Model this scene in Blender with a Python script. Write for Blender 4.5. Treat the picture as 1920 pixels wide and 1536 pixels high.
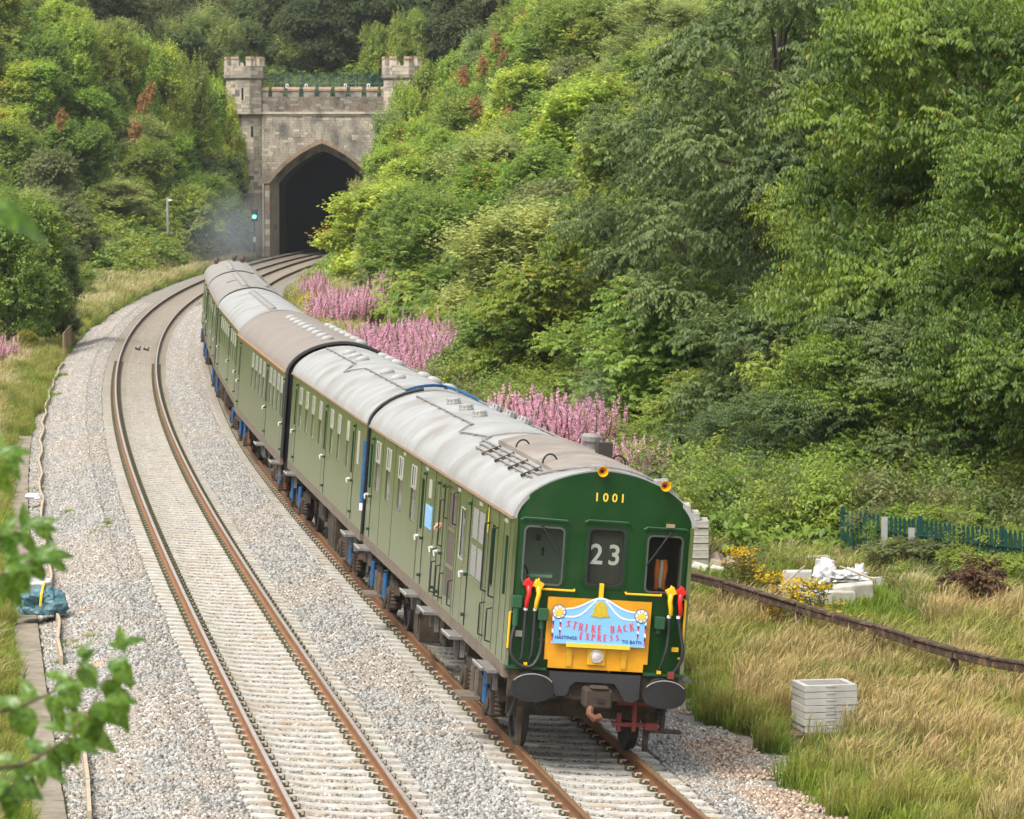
import bpy, bmesh, math, random
import numpy as np
from mathutils import Vector, Matrix, Euler, noise
from mathutils.geometry import delaunay_2d_cdt

for o in list(bpy.data.objects): bpy.data.objects.remove(o, do_unlink=True)
S = bpy.context.scene
COL = S.collection
RNG = random.Random(7)
# ------------------------------------------------------------------ camera
FPX, PITCH, CH = 6927.0, 0.06477, 7.756
cam = bpy.data.cameras.new('camera'); camo = bpy.data.objects.new('camera', cam); COL.objects.link(camo)
camo.location = (0, 0, CH); camo.rotation_euler = (math.pi/2-PITCH, 0, 0)
cam.sensor_width = 36; cam.lens = FPX/1920*36; cam.clip_start = .5; cam.clip_end = 3000
cam.dof.use_dof = True; cam.dof.focus_distance = 52; cam.dof.aperture_fstop = 9.5
S.camera = camo
# ------------------------------------------------------------------ light
SUN_AZ, SUN_EL = (-0.62, -0.72), 56      # horizontal direction towards the sun, elevation
w = bpy.data.worlds.new('World'); S.world = w; w.use_nodes = True
nt = w.node_tree; nt.nodes.clear()
wo = nt.nodes.new('ShaderNodeOutputWorld'); bg = nt.nodes.new('ShaderNodeBackground')
sky = nt.nodes.new('ShaderNodeTexSky'); sky.sky_type = 'NISHITA'; sky.sun_disc = False
sky.sun_elevation = math.radians(SUN_EL); sky.sun_rotation = math.atan2(SUN_AZ[0], SUN_AZ[1])
sky.dust_density = 4; sky.air_density = 1.0; sky.altitude = 50
hs = nt.nodes.new('ShaderNodeHueSaturation'); hs.inputs['Saturation'].default_value = .2
nt.links.new(sky.outputs[0], hs.inputs['Color']); nt.links.new(hs.outputs[0], bg.inputs[0])
bg.inputs[1].default_value = .15; nt.links.new(bg.outputs[0], wo.inputs[0])
sl = bpy.data.lights.new('sun', 'SUN'); sl.energy = 1.25; sl.angle = math.radians(16); sl.color = (1, .92, .78)
so = bpy.data.objects.new('sun', sl); COL.objects.link(so)
_h = math.hypot(*SUN_AZ); _d = Vector((SUN_AZ[0]/_h*math.cos(math.radians(SUN_EL)), SUN_AZ[1]/_h*math.cos(math.radians(SUN_EL)), math.sin(math.radians(SUN_EL))))
so.rotation_euler = _d.to_track_quat('Z', 'Y').to_euler()
S.view_settings.view_transform = 'Standard'; S.view_settings.look = 'None'; S.view_settings.exposure = 1.02; S.view_settings.gamma = 1
S.render.engine = 'CYCLES'
# ------------------------------------------------------------------ helpers
def lk(nt, a, b): nt.links.new(a, b)
_MATS = {}
def mat(name, c, c2=None, scale=4.0, rough=.6, spec=.5, metal=0, bump=0, bscale=40, c3=None, s3=1.0, streak=0, coords='Object', detail=6, fac=(.35,.65)):
    if name in _MATS: return _MATS[name]
    m = bpy.data.materials.new(name); m.use_nodes = True; n = m.node_tree; b = n.nodes['Principled BSDF']
    b.inputs['Roughness'].default_value = rough; b.inputs['Metallic'].default_value = metal; b.inputs['Specular IOR Level'].default_value = spec
    b.inputs['Base Color'].default_value = (*c, 1)
    tc = n.nodes.new('ShaderNodeTexCoord') if coords != 'World' else n.nodes.new('ShaderNodeNewGeometry')
    tco = tc.outputs[coords] if coords != 'World' else tc.outputs['Position']
    col = None
    if c2:
        mp = n.nodes.new('ShaderNodeMapping'); lk(n, tco, mp.inputs[0])
        if streak: mp.inputs['Scale'].default_value = (1, 1, 1/streak)
        t = n.nodes.new('ShaderNodeTexNoise'); t.inputs['Scale'].default_value = scale; t.inputs['Detail'].default_value = detail; t.inputs['Roughness'].default_value = .65
        lk(n, mp.outputs[0], t.inputs[0])
        r = n.nodes.new('ShaderNodeMapRange'); r.inputs[1].default_value = fac[0]; r.inputs[2].default_value = fac[1]; lk(n, t.outputs[0], r.inputs[0])
        x = n.nodes.new('ShaderNodeMix'); x.data_type = 'RGBA'; x.inputs[6].default_value = (*c, 1); x.inputs[7].default_value = (*c2, 1)
        lk(n, r.outputs[0], x.inputs[0]); col = x.outputs[2]
        if c3:
            t2 = n.nodes.new('ShaderNodeTexNoise'); t2.inputs['Scale'].default_value = s3; t2.inputs['Detail'].default_value = 5; lk(n, tco, t2.inputs[0])
            r2 = n.nodes.new('ShaderNodeMapRange'); r2.inputs[1].default_value = .5; r2.inputs[2].default_value = .68; lk(n, t2.outputs[0], r2.inputs[0])
            y = n.nodes.new('ShaderNodeMix'); y.data_type = 'RGBA'; lk(n, r2.outputs[0], y.inputs[0]); lk(n, col, y.inputs[6]); y.inputs[7].default_value = (*c3, 1); col = y.outputs[2]
        lk(n, col, b.inputs['Base Color'])
    if bump:
        t = n.nodes.new('ShaderNodeTexNoise'); t.inputs['Scale'].default_value = bscale; t.inputs['Detail'].default_value = 6; lk(n, tco, t.inputs[0])
        bp = n.nodes.new('ShaderNodeBump'); bp.inputs['Strength'].default_value = bump; bp.inputs['Distance'].default_value = .02; lk(n, t.outputs[0], bp.inputs['Height']); lk(n, bp.outputs[0], b.inputs['Normal'])
    _MATS[name] = m; return m
def leafmat(name, dark, light, accent=None, accent_at=.96, rough=.45, trans=.42, hue=.02, spec=.35, patch=.5):
    """leaf colours from the per-leaf attribute v, the plant's random number and a slow noise in the place"""
    if name in _MATS: return _MATS[name]
    m = bpy.data.materials.new(name); m.use_nodes = True; n = m.node_tree; b = n.nodes['Principled BSDF']; out = n.nodes['Material Output']
    a = n.nodes.new('ShaderNodeAttribute'); a.attribute_name = 'v'
    g = n.nodes.new('ShaderNodeNewGeometry'); t = n.nodes.new('ShaderNodeTexNoise'); t.inputs['Scale'].default_value = patch; t.inputs['Detail'].default_value = 3; lk(n, g.outputs['Position'], t.inputs[0])
    ad = n.nodes.new('ShaderNodeMath'); ad.operation = 'MULTIPLY_ADD'; lk(n, t.outputs[0], ad.inputs[0]); ad.inputs[1].default_value = 1.1; ad.inputs[2].default_value = -.55
    sm = n.nodes.new('ShaderNodeMath'); lk(n, ad.outputs[0], sm.inputs[0]); lk(n, a.outputs['Fac'], sm.inputs[1])
    r = n.nodes.new('ShaderNodeValToRGB'); lk(n, sm.outputs[0], r.inputs[0])
    e = r.color_ramp.elements; e[0].position = .15; e[0].color = (*dark, 1); e[1].position = .85; e[1].color = (*light, 1)
    col = r.outputs[0]
    if accent:
        st = n.nodes.new('ShaderNodeMapRange'); st.inputs[1].default_value = accent_at-.03; st.inputs[2].default_value = accent_at; lk(n, a.outputs['Fac'], st.inputs[0])
        x = n.nodes.new('ShaderNodeMix'); x.data_type = 'RGBA'; lk(n, st.outputs[0], x.inputs[0]); lk(n, col, x.inputs[6]); x.inputs[7].default_value = (*accent, 1); col = x.outputs[2]
    oi = n.nodes.new('ShaderNodeObjectInfo'); h = n.nodes.new('ShaderNodeHueSaturation')
    mr = n.nodes.new('ShaderNodeMapRange'); mr.inputs[3].default_value = .5-hue; mr.inputs[4].default_value = .5+hue; lk(n, oi.outputs['Random'], mr.inputs[0]); lk(n, mr.outputs[0], h.inputs['Hue'])
    mv = n.nodes.new('ShaderNodeMapRange'); mv.inputs[3].default_value = 1.1; mv.inputs[4].default_value = .88; lk(n, oi.outputs['Random'], mv.inputs[0]); lk(n, mv.outputs[0], h.inputs['Value'])
    lk(n, col, h.inputs['Color']); lk(n, h.outputs[0], b.inputs['Base Color'])
    b.inputs['Roughness'].default_value = rough; b.inputs['Specular IOR Level'].default_value = spec
    tr = n.nodes.new('ShaderNodeBsdfTranslucent'); mx = n.nodes.new('ShaderNodeMixShader'); mx.inputs[0].default_value = trans
    h2 = n.nodes.new('ShaderNodeHueSaturation'); h2.inputs['Value'].default_value = 1.5; h2.inputs['Hue'].default_value = .485; lk(n, h.outputs[0], h2.inputs['Color']); lk(n, h2.outputs[0], tr.inputs[0])
    lk(n, b.outputs[0], mx.inputs[1]); lk(n, tr.outputs[0], mx.inputs[2]); lk(n, mx.outputs[0], out.inputs[0])
    _MATS[name] = m; return m
def tag(o, label=None, cat=None, group=None, kind=None):
    if label: o['label'] = label
    if cat: o['category'] = cat
    if group: o['group'] = group
    if kind: o['kind'] = kind
    return o
def link(name, data, parent=None, loc=None, rot=None, scale=None):
    o = bpy.data.objects.new(name, data); COL.objects.link(o)
    if parent is not None: o.parent = parent
    if loc is not None: o.location = loc
    if rot is not None: o.rotation_euler = rot
    if scale is not None: o.scale = scale
    return o
def empty(name, loc=(0,0,0), rot=(0,0,0), label=None, cat=None, group=None, kind=None):
    o = link(name, None, None, loc, rot); o.empty_display_size = .2
    return tag(o, label, cat, group, kind)
class MB:
    def __init__(s): s.v = []; s.f = []
    def add(s, vs, fs):
        k = len(s.v); s.v += [tuple(p) for p in vs]; s.f += [tuple(i+k for i in f) for f in fs]; return s
    def hexa(s, p): return s.add(p, [(0,3,2,1),(4,5,6,7),(0,1,5,4),(1,2,6,5),(2,3,7,6),(3,0,4,7)])
    def box(s, x0, x1, y0, y1, z0, z1):
        return s.hexa([(x0,y0,z0),(x1,y0,z0),(x1,y1,z0),(x0,y1,z0),(x0,y0,z1),(x1,y0,z1),(x1,y1,z1),(x0,y1,z1)])
    def obox(s, c, h, rot=(0,0,0), jit=0):
        M = Euler(rot).to_matrix(); c = Vector(c); p = []
        for z in (-1,1):
            for x, y in ((-1,-1),(1,-1),(1,1),(-1,1)):
                q = Vector((x*h[0], y*h[1], z*h[2]))
                if jit: q += Vector([RNG.uniform(-jit, jit) for _ in range(3)])
                p.append(c + M @ q)
        return s.hexa(p)
    def cyl(s, a, b, r, n=10, r2=None, cap=True):
        a = Vector(a); b = Vector(b); r2 = r if r2 is None else r2
        q = (b-a).to_track_quat('Z', 'Y'); k = []
        for c, rr in ((a, r), (b, r2)):
            for i in range(n):
                t = 2*math.pi*i/n; k.append(c + q @ Vector((math.cos(t)*rr, math.sin(t)*rr, 0)))
        f = [(i, (i+1)%n, n+(i+1)%n, n+i) for i in range(n)]
        if cap: f += [tuple(range(n-1,-1,-1)), tuple(range(n, 2*n))]
        return s.add(k, f)
    def tube(s, pts, r, n=6, radii=None):
        pts = [Vector(p) for p in pts]; k = []; m = len(pts); up = None
        for i, p in enumerate(pts):
            d = (pts[min(i+1,m-1)]-pts[max(i-1,0)]).normalized()
            if up is None: up = d.orthogonal().normalized()
            up = (up - d*up.dot(d)).normalized(); sd = d.cross(up)
            rr = radii[i] if radii else r
            for j in range(n):
                t = 2*math.pi*j/n; k.append(p + up*math.cos(t)*rr + sd*math.sin(t)*rr)
        f = [(i*n+j, i*n+(j+1)%n, (i+1)*n+(j+1)%n, (i+1)*n+j) for i in range(m-1) for j in range(n)]
        f += [tuple(range(n-1,-1,-1)), tuple(range((m-1)*n, m*n))]
        return s.add(k, f)
    def lathe(s, prof, c, ax=(0,0,1), n=14):
        q = Vector(ax).to_track_quat('Z', 'Y'); c = Vector(c); k = []; m = len(prof)
        for r, z in prof:
            for j in range(n):
                t = 2*math.pi*j/n; k.append(c + q @ Vector((math.cos(t)*r, math.sin(t)*r, z)))
        f = [(i*n+j, i*n+(j+1)%n, (i+1)*n+(j+1)%n, (i+1)*n+j) for i in range(m-1) for j in range(n)]
        f += [tuple(range(n-1,-1,-1)), tuple(range((m-1)*n, m*n))]
        return s.add(k, f)
    def plate(s, outer, holes, fn, t0, t1):
        """2D outline with holes, mapped by fn(u, v, t) at depths t0 (front) and t1 (back)"""
        vs = []; loops = []
        for lp in [outer]+list(holes):
            k = len(vs); vs += [Vector(p) for p in lp]; loops.append(list(range(k, len(vs))))
        r = delaunay_2d_cdt(vs, [], loops, 2 if holes else 1, 1e-5)
        V, E, F = r[0], r[1], r[2]; n = len(V); k = len(s.v)
        s.v += [tuple(fn(p.x, p.y, t0)) for p in V] + [tuple(fn(p.x, p.y, t1)) for p in V]
        cnt = {}
        for f in F:
            s.f.append(tuple(k+i for i in f)); s.f.append(tuple(k+n+i for i in reversed(f)))
            for a, b in zip(f, list(f[1:])+[f[0]]): cnt[(a,b)] = 1
        for (a, b) in cnt:
            if (b, a) not in cnt: s.f.append((k+b, k+a, k+n+a, k+n+b))
        return s
    def mesh(s, name, m, smooth=False):
        me = bpy.data.meshes.new(name); me.from_pydata(s.v, [], s.f); me.materials.append(m)
        if smooth: me.polygons.foreach_set('use_smooth', [True]*len(me.polygons)); 
        me.update(); return me
    def build(s, name, m, parent=None, smooth=False, bevel=0, fix=True):
        me = s.mesh(name, m)
        if fix or bevel:
            bm = bmesh.new(); bm.from_mesh(me); bmesh.ops.recalc_face_normals(bm, faces=bm.faces)
            if bevel: bmesh.ops.bevel(bm, geom=[e for e in bm.edges if len(e.link_faces) == 2 and e.calc_face_angle(0) > .6], offset=bevel, segments=1, affect='EDGES', clamp_overlap=True)
            bm.to_mesh(me); bm.free()
        if smooth:
            me.polygons.foreach_set('use_smooth', [True]*len(me.polygons))
            me.set_sharp_from_angle(angle=math.radians(40)) if hasattr(me, 'set_sharp_from_angle') else None
        return link(name, me, parent)
def rrect(x0, x1, y0, y1, r, n=4):
    p = []
    for cx, cy, a0 in ((x1-r,y0+r,-90),(x1-r,y1-r,0),(x0+r,y1-r,90),(x0+r,y0+r,180)):
        for i in range(n+1):
            a = math.radians(a0+90*i/n); p.append((cx+r*math.cos(a), cy+r*math.sin(a)))
    return p
def npmesh(name, V, F, m, attr=None):
    """fast mesh from arrays: F is (n,3) or (n,4)"""
    me = bpy.data.meshes.new(name); k = F.shape[1]
    me.vertices.add(len(V)); me.vertices.foreach_set('co', np.ascontiguousarray(V, dtype=np.float32).ravel())
    me.loops.add(F.size); me.loops.foreach_set('vertex_index', np.ascontiguousarray(F, dtype=np.int32).ravel())
    me.polygons.add(len(F)); me.polygons.foreach_set('loop_start', np.arange(0, F.size, k, dtype=np.int32))
    me.update(calc_edges=True)
    if attr is not None:
        a = me.attributes.new('v', 'FLOAT', 'FACE'); a.data.foreach_set('value', np.ascontiguousarray(attr, dtype=np.float32))
    me.materials.append(m); return me
def text(name, body, size, m, parent, loc, rot, ext=.004, align='CENTER', xs=1.0, bold=0):
    c = bpy.data.curves.new(name, 'FONT'); c.body = body; c.size = size; c.extrude = ext; c.align_x = align; c.align_y = 'CENTER'; c.offset = bold; c.resolution_u = 3
    t = bpy.data.objects.new(name, c); me = bpy.data.meshes.new_from_object(t); bpy.data.objects.remove(t)
    me.materials.clear(); me.materials.append(m)
    return link(name, me, parent, loc, rot, (xs, 1, 1))
def at(px, py, z=0.0):
    """point of the place that the photograph shows at this pixel on the level z"""
    u = (px-960)/FPX; v = (py-768)/FPX; t = (CH-z)/(math.sin(PITCH)+v*math.cos(PITCH))
    return Vector((u*t, (math.cos(PITCH)-v*math.sin(PITCH))*t, z))
def pix(p):
    y = p[1]*math.cos(PITCH)-(p[2]-CH)*math.sin(PITCH); d = -p[1]*math.sin(PITCH)-(p[2]-CH)*math.cos(PITCH)
    return 960+FPX*p[0]/y, 768+FPX*d/y
def sstep(a, b, x): t = min(1, max(0, (x-a)/(b-a))); return t*t*(3-2*t)
# ------------------------------------------------------------------ the line of the railway
CO = [-15.96, -11.245, 9.819, 0.2882, -0.9167, 0.445]
def mid(Y):
    if Y > 350: return mid(350) + (Y-350)*slope(350)
    t = (Y-180)/160; return sum(c*t**k for k, c in enumerate(CO))
def slope(Y):
    Y = min(Y, 350); t = (Y-180)/160; return sum(k*CO[k]*t**(k-1) for k in range(1, 6))/160
def bulge(Y): return .35*sstep(95, 145, Y)*(1-sstep(190, 270, Y))
def P(Y, d, z=0.0):
    """world point at station Y, lateral offset d (right positive) and height z"""
    s = slope(Y); k = math.sqrt(1+s*s)
    return Vector((mid(Y)+d*(1/k), Y-d*s/k, z)) if False else Vector((mid(Y)+d*k, Y, z))
CANT = .073
TA, TB = -1.70, 1.70
def tc(Y, which): return TA if which == 'A' else TB+bulge(Y)
def stations(Y0, Y1, step):
    Y = Y0; out = []
    while Y < Y1: out.append(Y); Y += step/math.sqrt(1+slope(Y)**2)
    return out
def cutR(Y): return .55*sstep(120, 200, Y)+.4*sstep(200, 290, Y)+.25*sstep(290, 320, Y)
def cutL(Y): return 1.15*sstep(262, 320, Y)
def ground_z(Y, d):
    """height of the ground beside and between the tracks"""
    b = bulge(Y)
    if -3.6 < d < 3.9+b:
        if d < -.55: z = .055-CANT*(d-TA)
        elif d > .55+b: z = .055-CANT*(d-TB-b)
        else:
            t = (d+.55)/(1.1+b); z = (.055-CANT*(-.55-TA))*(1-t)+(.055-CANT*(.55-TB))*t
        z -= .195
        tt = d-TA if d < 0 else d-TB-b
        z -= .056*(1-sstep(1.10, 1.32, abs(tt)))
        return z
    if d <= -3.6:
        z = (.055+.073*1.9-.195)-.02
        t = sstep(-3.6, -5.2, d) if False else min(1, (-3.6-d)/1.5)
        z = z-.36*t
        if d < -5.6: z += .05*math.sin(Y*.7)+min(1.0, (-5.6-d)*.06)
        if d < -6.2: z += min(22, cutL(Y)*(-6.2-d))
    else:
        e = d-3.9-b
        z = (.055-.073*2.2-.195)-.1*min(1, e/1.2)
        if d > 6: z += -.03*min(1,(d-6)/3)+.05*math.sin(Y*.5+d)
        if d > 11: z -= .0
        d0 = 8.5-2.3*sstep(230, 300, Y)
        if d > d0: z += min(24, cutR(Y)*(d-d0))
    return z
def G(x, Y):
    k = math.sqrt(1+slope(Y)**2); return ground_z(Y, (x-mid(Y))/k)
# ------------------------------------------------------------------ terrain
M_soil = mat('soil', (.09,.085,.035), (.17,.15,.06), 3, .95, .1, bump=.6, bscale=12, c3=(.06,.09,.025), s3=.8, coords='World')
M_bal_far = mat('ballast_bed', (.30,.28,.25), (.17,.155,.14), 16, .95, .1, bump=1.0, bscale=30, c3=(.27,.225,.18), s3=.22, coords='World', fac=(.38,.62))
M_slope = mat('slope_soil', (.03,.045,.015), (.06,.08,.025), 1.5, .95, .1, bump=.8, bscale=5, coords='World')
def sheet(name, Ys, Ds, zf, m, kind='structure'):
    V = []; nd = len(Ds)
    for Y in Ys:
        for d in Ds:
            p = P(Y, d); V.append((p.x, p.y, zf(Y, d)))
    F = [(i*nd+j, i*nd+j+1, (i+1)*nd+j+1, (i+1)*nd+j) for i in range(len(Ys)-1) for j in range(nd-1)]
    o = link(name, npmesh(name, np.array(V), np.array(F), m)); tag(o, kind=kind); return o
Ysg = list(np.arange(-60, 40, 10))+list(np.arange(40, 130, 1.5))+list(np.arange(130, 344, 3))+[344.2]
DL = [-400,-200,-120,-80,-60]+list(np.arange(-50,-8,2))+[-7.5,-7,-6.5,-6,-5.6,-5.3,-5.1,-4.9]
DR = [4.9,5.2,5.6,6,6.5,7,8]+list(np.arange(9,50,2))+[60,80,120,200,400]
DB = [-4.9,-4.5,-4.1,-3.85,-3.6,-3.4,-3.1,-2.6,-1.7,-1,-.55,-.2,.2,.55,1,1.7,2.6,3.1,3.4,3.6,3.9,4.2,4.5,4.9]
gr = sheet('ground', Ysg, DL, ground_z, M_soil)
sheet('ground', Ysg, DR, ground_z, M_soil)
sheet('ballast_bed', Ysg+[350,360,380,400], DB, ground_z, M_bal_far)
# hill behind the portal
PX, PY, PR = -17.6, 343.2, -.051
def hill_z(x, Y):
    base = 13.4 + .16*(Y-346) if Y > 346 else 13.4
    d = x-PX
    side = 0
    if d > 10: side = min(8, (d-10)*.5)
    if d < -12: side = min(8, (-12-d)*.35)
    z = base+side*max(0, 1-(Y-346)/120)
    k = max(ground_z(344.2, (x-mid(344.2))), 0)
    return max(z, k*max(0, 1-(Y-346)/400)) + .6*noise.noise(Vector((x*.08, Y*.08, 0)))
V = []; xs = list(np.arange(-430, -80, 25))+list(np.arange(-80, 60, 3))+list(np.arange(60, 420, 25)); hy = [344.6, 347]+list(np.arange(350, 480, 6))+[520, 600, 800]
for Y in hy:
    for x in xs: V.append((x, Y, hill_z(x, Y)))
F = [(i*len(xs)+j, i*len(xs)+j+1, (i+1)*len(xs)+j+1, (i+1)*len(xs)+j) for i in range(len(hy)-1) for j in range(len(xs)-1)]
tag(link('hill', npmesh('hill', np.array(V), np.array(F), M_slope)), kind='structure')
# ------------------------------------------------------------------ tracks
M_sleep = mat('sleeper_concrete', (.53,.515,.475), (.38,.36,.315), 7, .9, .2, bump=.3, bscale=60, c3=(.4,.33,.25), s3=2.5, coords='World')
def alongline(m, y0, y1, col, amt):
    """the far end of the line is dirtier: blend towards col along the track"""
    n = m.node_tree; b = n.nodes['Principled BSDF']; src = b.inputs['Base Color'].links[0].from_socket; g = n.nodes.new('ShaderNodeNewGeometry'); sp = n.nodes.new('ShaderNodeSeparateXYZ'); lk(n, g.outputs['Position'], sp.inputs[0])
    t = n.nodes.new('ShaderNodeTexNoise'); t.inputs['Scale'].default_value = .15; lk(n, g.outputs['Position'], t.inputs[0]); a = n.nodes.new('ShaderNodeMath'); a.operation = 'MULTIPLY_ADD'; lk(n, t.outputs[0], a.inputs[0]); a.inputs[1].default_value = 60; lk(n, sp.outputs[1], a.inputs[2])
    r_ = n.nodes.new('ShaderNodeMapRange'); r_.inputs[1].default_value = y0+30; r_.inputs[2].default_value = y1+30; r_.inputs[4].default_value = amt; lk(n, a.outputs[0], r_.inputs[0])
    x = n.nodes.new('ShaderNodeMix'); x.data_type = 'RGBA'; lk(n, r_.outputs[0], x.inputs[0]); lk(n, src, x.inputs[6]); x.inputs[7].default_value = (*col, 1); lk(n, x.outputs[2], b.inputs['Base Color'])
alongline(M_sleep, 75, 160, (.26,.22,.17), .85)
M_rust = mat('rail_rust', (.26,.13,.062), (.20,.10,.048), 3, .8, .3, bump=.2, bscale=50, coords='World')
M_rustB = mat('rail_rust_dark', (.19,.09,.042), (.14,.068,.032), 3, .8, .3, bump=.2, bscale=50, coords='World')
alongline(M_rust, 80, 170, (.10,.07,.04), .9); alongline(M_rustB, 80, 170, (.09,.065,.04), .9)
M_top = mat('rail_head_worn', (.55,.52,.5), (.42,.36,.32), 5, .35, .6, metal=.55, coords='World')
M_topB = mat('rail_head_tarnished', (.26,.14,.06), (.2,.12,.06), 6, .45, .5, metal=.3, coords='World')
M_clip = mat('rail_clip_grime', (.07,.075,.035), (.13,.11,.06), 20, .8, .3)
M_clipw = mat('clip_galvanised', (.5,.45,.36), None, rough=.5)
RAILP = [(-.07,-.159),(.07,-.159),(.07,-.148),(.012,-.128),(.010,-.045),(.036,-.03),(.036,-.004),(.028,0),(-.028,0),(-.036,-.004),(-.036,-.03),(-.010,-.045),(-.012,-.128),(-.07,-.148)]
def railpt(Y, wh, off, dz=0, du=0):
    c = tc(Y, wh); return P(Y, c+(off+du), .055-CANT*off+dz-CANT*du)
def sweep(prof, Ys, wh, off):
    mb = MB(); n = len(prof); V = []
    for Y in Ys:
        for u, z in prof: V.append(railpt(Y, wh, off, z, u))
    F = []
    for i in range(len(Ys)-1):
        for j in range(n):
            F.append((i*n+j, i*n+(j+1)%n, (i+1)*n+(j+1)%n, (i+1)*n+j))
    F.append(tuple(range(n))); return mb.add(V, F)
YR = list(np.arange(24, 130, 2.0))+list(np.arange(130, 380, 3.0))
SP = .548
def sleeper_mesh(dark=0):
    mb = MB(); L = 1.25; pr = []
    # end view trapezoid, swept along x with lower middle
    st = [(-L,.0,.10,.125),(-L+.07,-.0,.115,.135),(-.55,.0,.115,.135),(-.35,-.022,.11,.135),(.35,-.022,.11,.135),(.55,.0,.115,.135),(L-.07,0,.115,.135),(L,0,.10,.125)]
    V = []
    for i, (x, t, a, b) in enumerate(st):
        zt = -.03 if i in (0, 7) else 0
        V += [(x,-b,-.17),(x,-a*.93,t+zt),(x,a*.93,t+zt),(x,b,-.17)]
    F = [(i*4+j, i*4+j+1, (i+1)*4+j+1, (i+1)*4+j) for i in range(7) for j in range(3)]+[(0,1,2,3),(31,30,29,28)]
    mb.add(V, F); return mb
SM = sleeper_mesh(); sm_me = None
clipb = MB(); 
for off in (-.7525, .7525):
    for s in (-1, 1):
        x = off+s*.125
        clipb.obox((x, 0, .028), (.042, .045, .015), (0, s*.25, 0)); clipb.obox((x+s*.035, .03, .03), (.02,.025,.03))
clipw = MB()
for off in (-.7525, .7525):
    for s in (-1, 1): clipw.obox((off+s*.10, -.02, .06), (.035,.014,.008)); clipw.obox((off+s*.145, -.045, .045), (.012,.012,.018))
for wh in 'AB':
    lab = 'left railway track of bright-topped rusty rails on pale concrete sleepers, empty' if wh == 'A' else 'right railway track of rusty rails on concrete sleepers, carrying the train'
    tr = empty('railway_track', P(44, tc(44, wh)), label=lab, cat='railway track', group='railway tracks through the tunnel'); bpy.context.view_layer.update()
    inv = Matrix.Translation(-tr.location)
    def loc(mb):
        mb.v = [tuple(Vector(p)-tr.location) for p in mb.v]; return mb
    for off in (-.7525, .7525):
        r = loc(sweep(RAILP, YR, wh, off)).build('rail', M_rust if wh == 'A' else M_rustB, tr, fix=True)
        hd = loc(sweep([(-.027,.0005),(.027,.0005),(.025,.003),(-.025,.003)], YR, wh, off)).build('running_surface', M_top if wh == 'A' else M_topB, r)
    YS = stations(38.5, 343, SP); far = MB(); cb = MB(); cw = MB()
    me = None
    for i, Y in enumerate(YS):
        c = railpt(Y, wh, 0, -.165); yaw = -math.atan(slope(Y)); M_ = Matrix.Translation(c-tr.location) @ Euler((RNG.uniform(-.01,.01), CANT, yaw+RNG.uniform(-.006,.006))).to_matrix().to_4x4()
        if i < 150:
            if me is None:
                o = SM.build('sleeper', M_sleep, tr, bevel=.006); me = o.data
            else: o = link('sleeper', me, tr)
            o.matrix_local = M_
        else: far.add([M_ @ Vector(p) for p in SM.v], SM.f)
        if Y < 150:
            cb.add([M_ @ Vector(p) for p in clipb.v], clipb.f)
            if wh == 'B' or Y < 60: cw.add([M_ @ Vector(p) for p in clipw.v], clipw.f)
    tag(far.build('sleeper', M_sleep, tr, fix=False), kind='stuff'); tag(cb.build('rail_clip', M_clip, tr, fix=False), kind='stuff'); tag(cw.build('rail_clip', M_clipw, tr, fix=False), kind='stuff')
# ------------------------------------------------------------------ scattering of stuff: explicit points, geometry nodes
HID = bpy.data.collections.new('stuff_sources')
def protos(name, meshes):
    c = bpy.data.collections.new(name); 
    for i, me in enumerate(meshes):
        o = bpy.data.objects.new('%s_%02d' % (name, i), me); c.objects.link(o)
    return c
def scatter(name, coll, pts, rots, scls, idx, parent=None):
    n = len(pts); me = bpy.data.meshes.new(name); me.vertices.add(n); me.vertices.foreach_set('co', np.array(pts, dtype=np.float32).ravel())
    for an, ty, dat in (('rot', 'FLOAT_VECTOR', rots), ('scl', 'FLOAT_VECTOR', scls)):
        a = me.attributes.new(an, ty, 'POINT'); a.data.foreach_set('vector', np.array(dat, dtype=np.float32).ravel())
    a = me.attributes.new('idx', 'INT', 'POINT'); a.data.foreach_set('value', np.array(idx, dtype=np.int32))
    o = link(name, me, parent)
    g = bpy.data.node_groups.new(name, 'GeometryNodeTree'); g.interface.new_socket('Geometry', in_out='INPUT', socket_type='NodeSocketGeometry'); g.interface.new_socket('Geometry', in_out='OUTPUT', socket_type='NodeSocketGeometry')
    N = g.nodes; gi = N.new('NodeGroupInput'); go = N.new('NodeGroupOutput'); ci = N.new('GeometryNodeCollectionInfo'); ci.inputs[0].default_value = coll; ci.inputs['Separate Children'].default_value = True; ci.inputs['Reset Children'].default_value = True
    ip = N.new('GeometryNodeInstanceOnPoints'); ip.inputs['Pick Instance'].default_value = True
    def na(nm, t):
        x = N.new('GeometryNodeInputNamedAttribute'); x.data_type = t; x.inputs[0].default_value = nm; return [s for s in x.outputs if s.enabled][0] if True else None
    lk(g, gi.outputs[0], ip.inputs['Points']); lk(g, ci.outputs[0], ip.inputs['Instance'])
    lk(g, na('idx', 'INT'), ip.inputs['Instance Index']); lk(g, na('scl', 'FLOAT_VECTOR'), ip.inputs['Scale'])
    e2r = N.new('FunctionNodeEulerToRotation'); lk(g, na('rot', 'FLOAT_VECTOR'), e2r.inputs[0]); lk(g, e2r.outputs[0], ip.inputs['Rotation'])
    lk(g, ip.outputs[0], go.inputs[0]); md = o.modifiers.new('scatter', 'NODES'); md.node_group = g
    tag(o, kind='stuff'); return o
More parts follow.
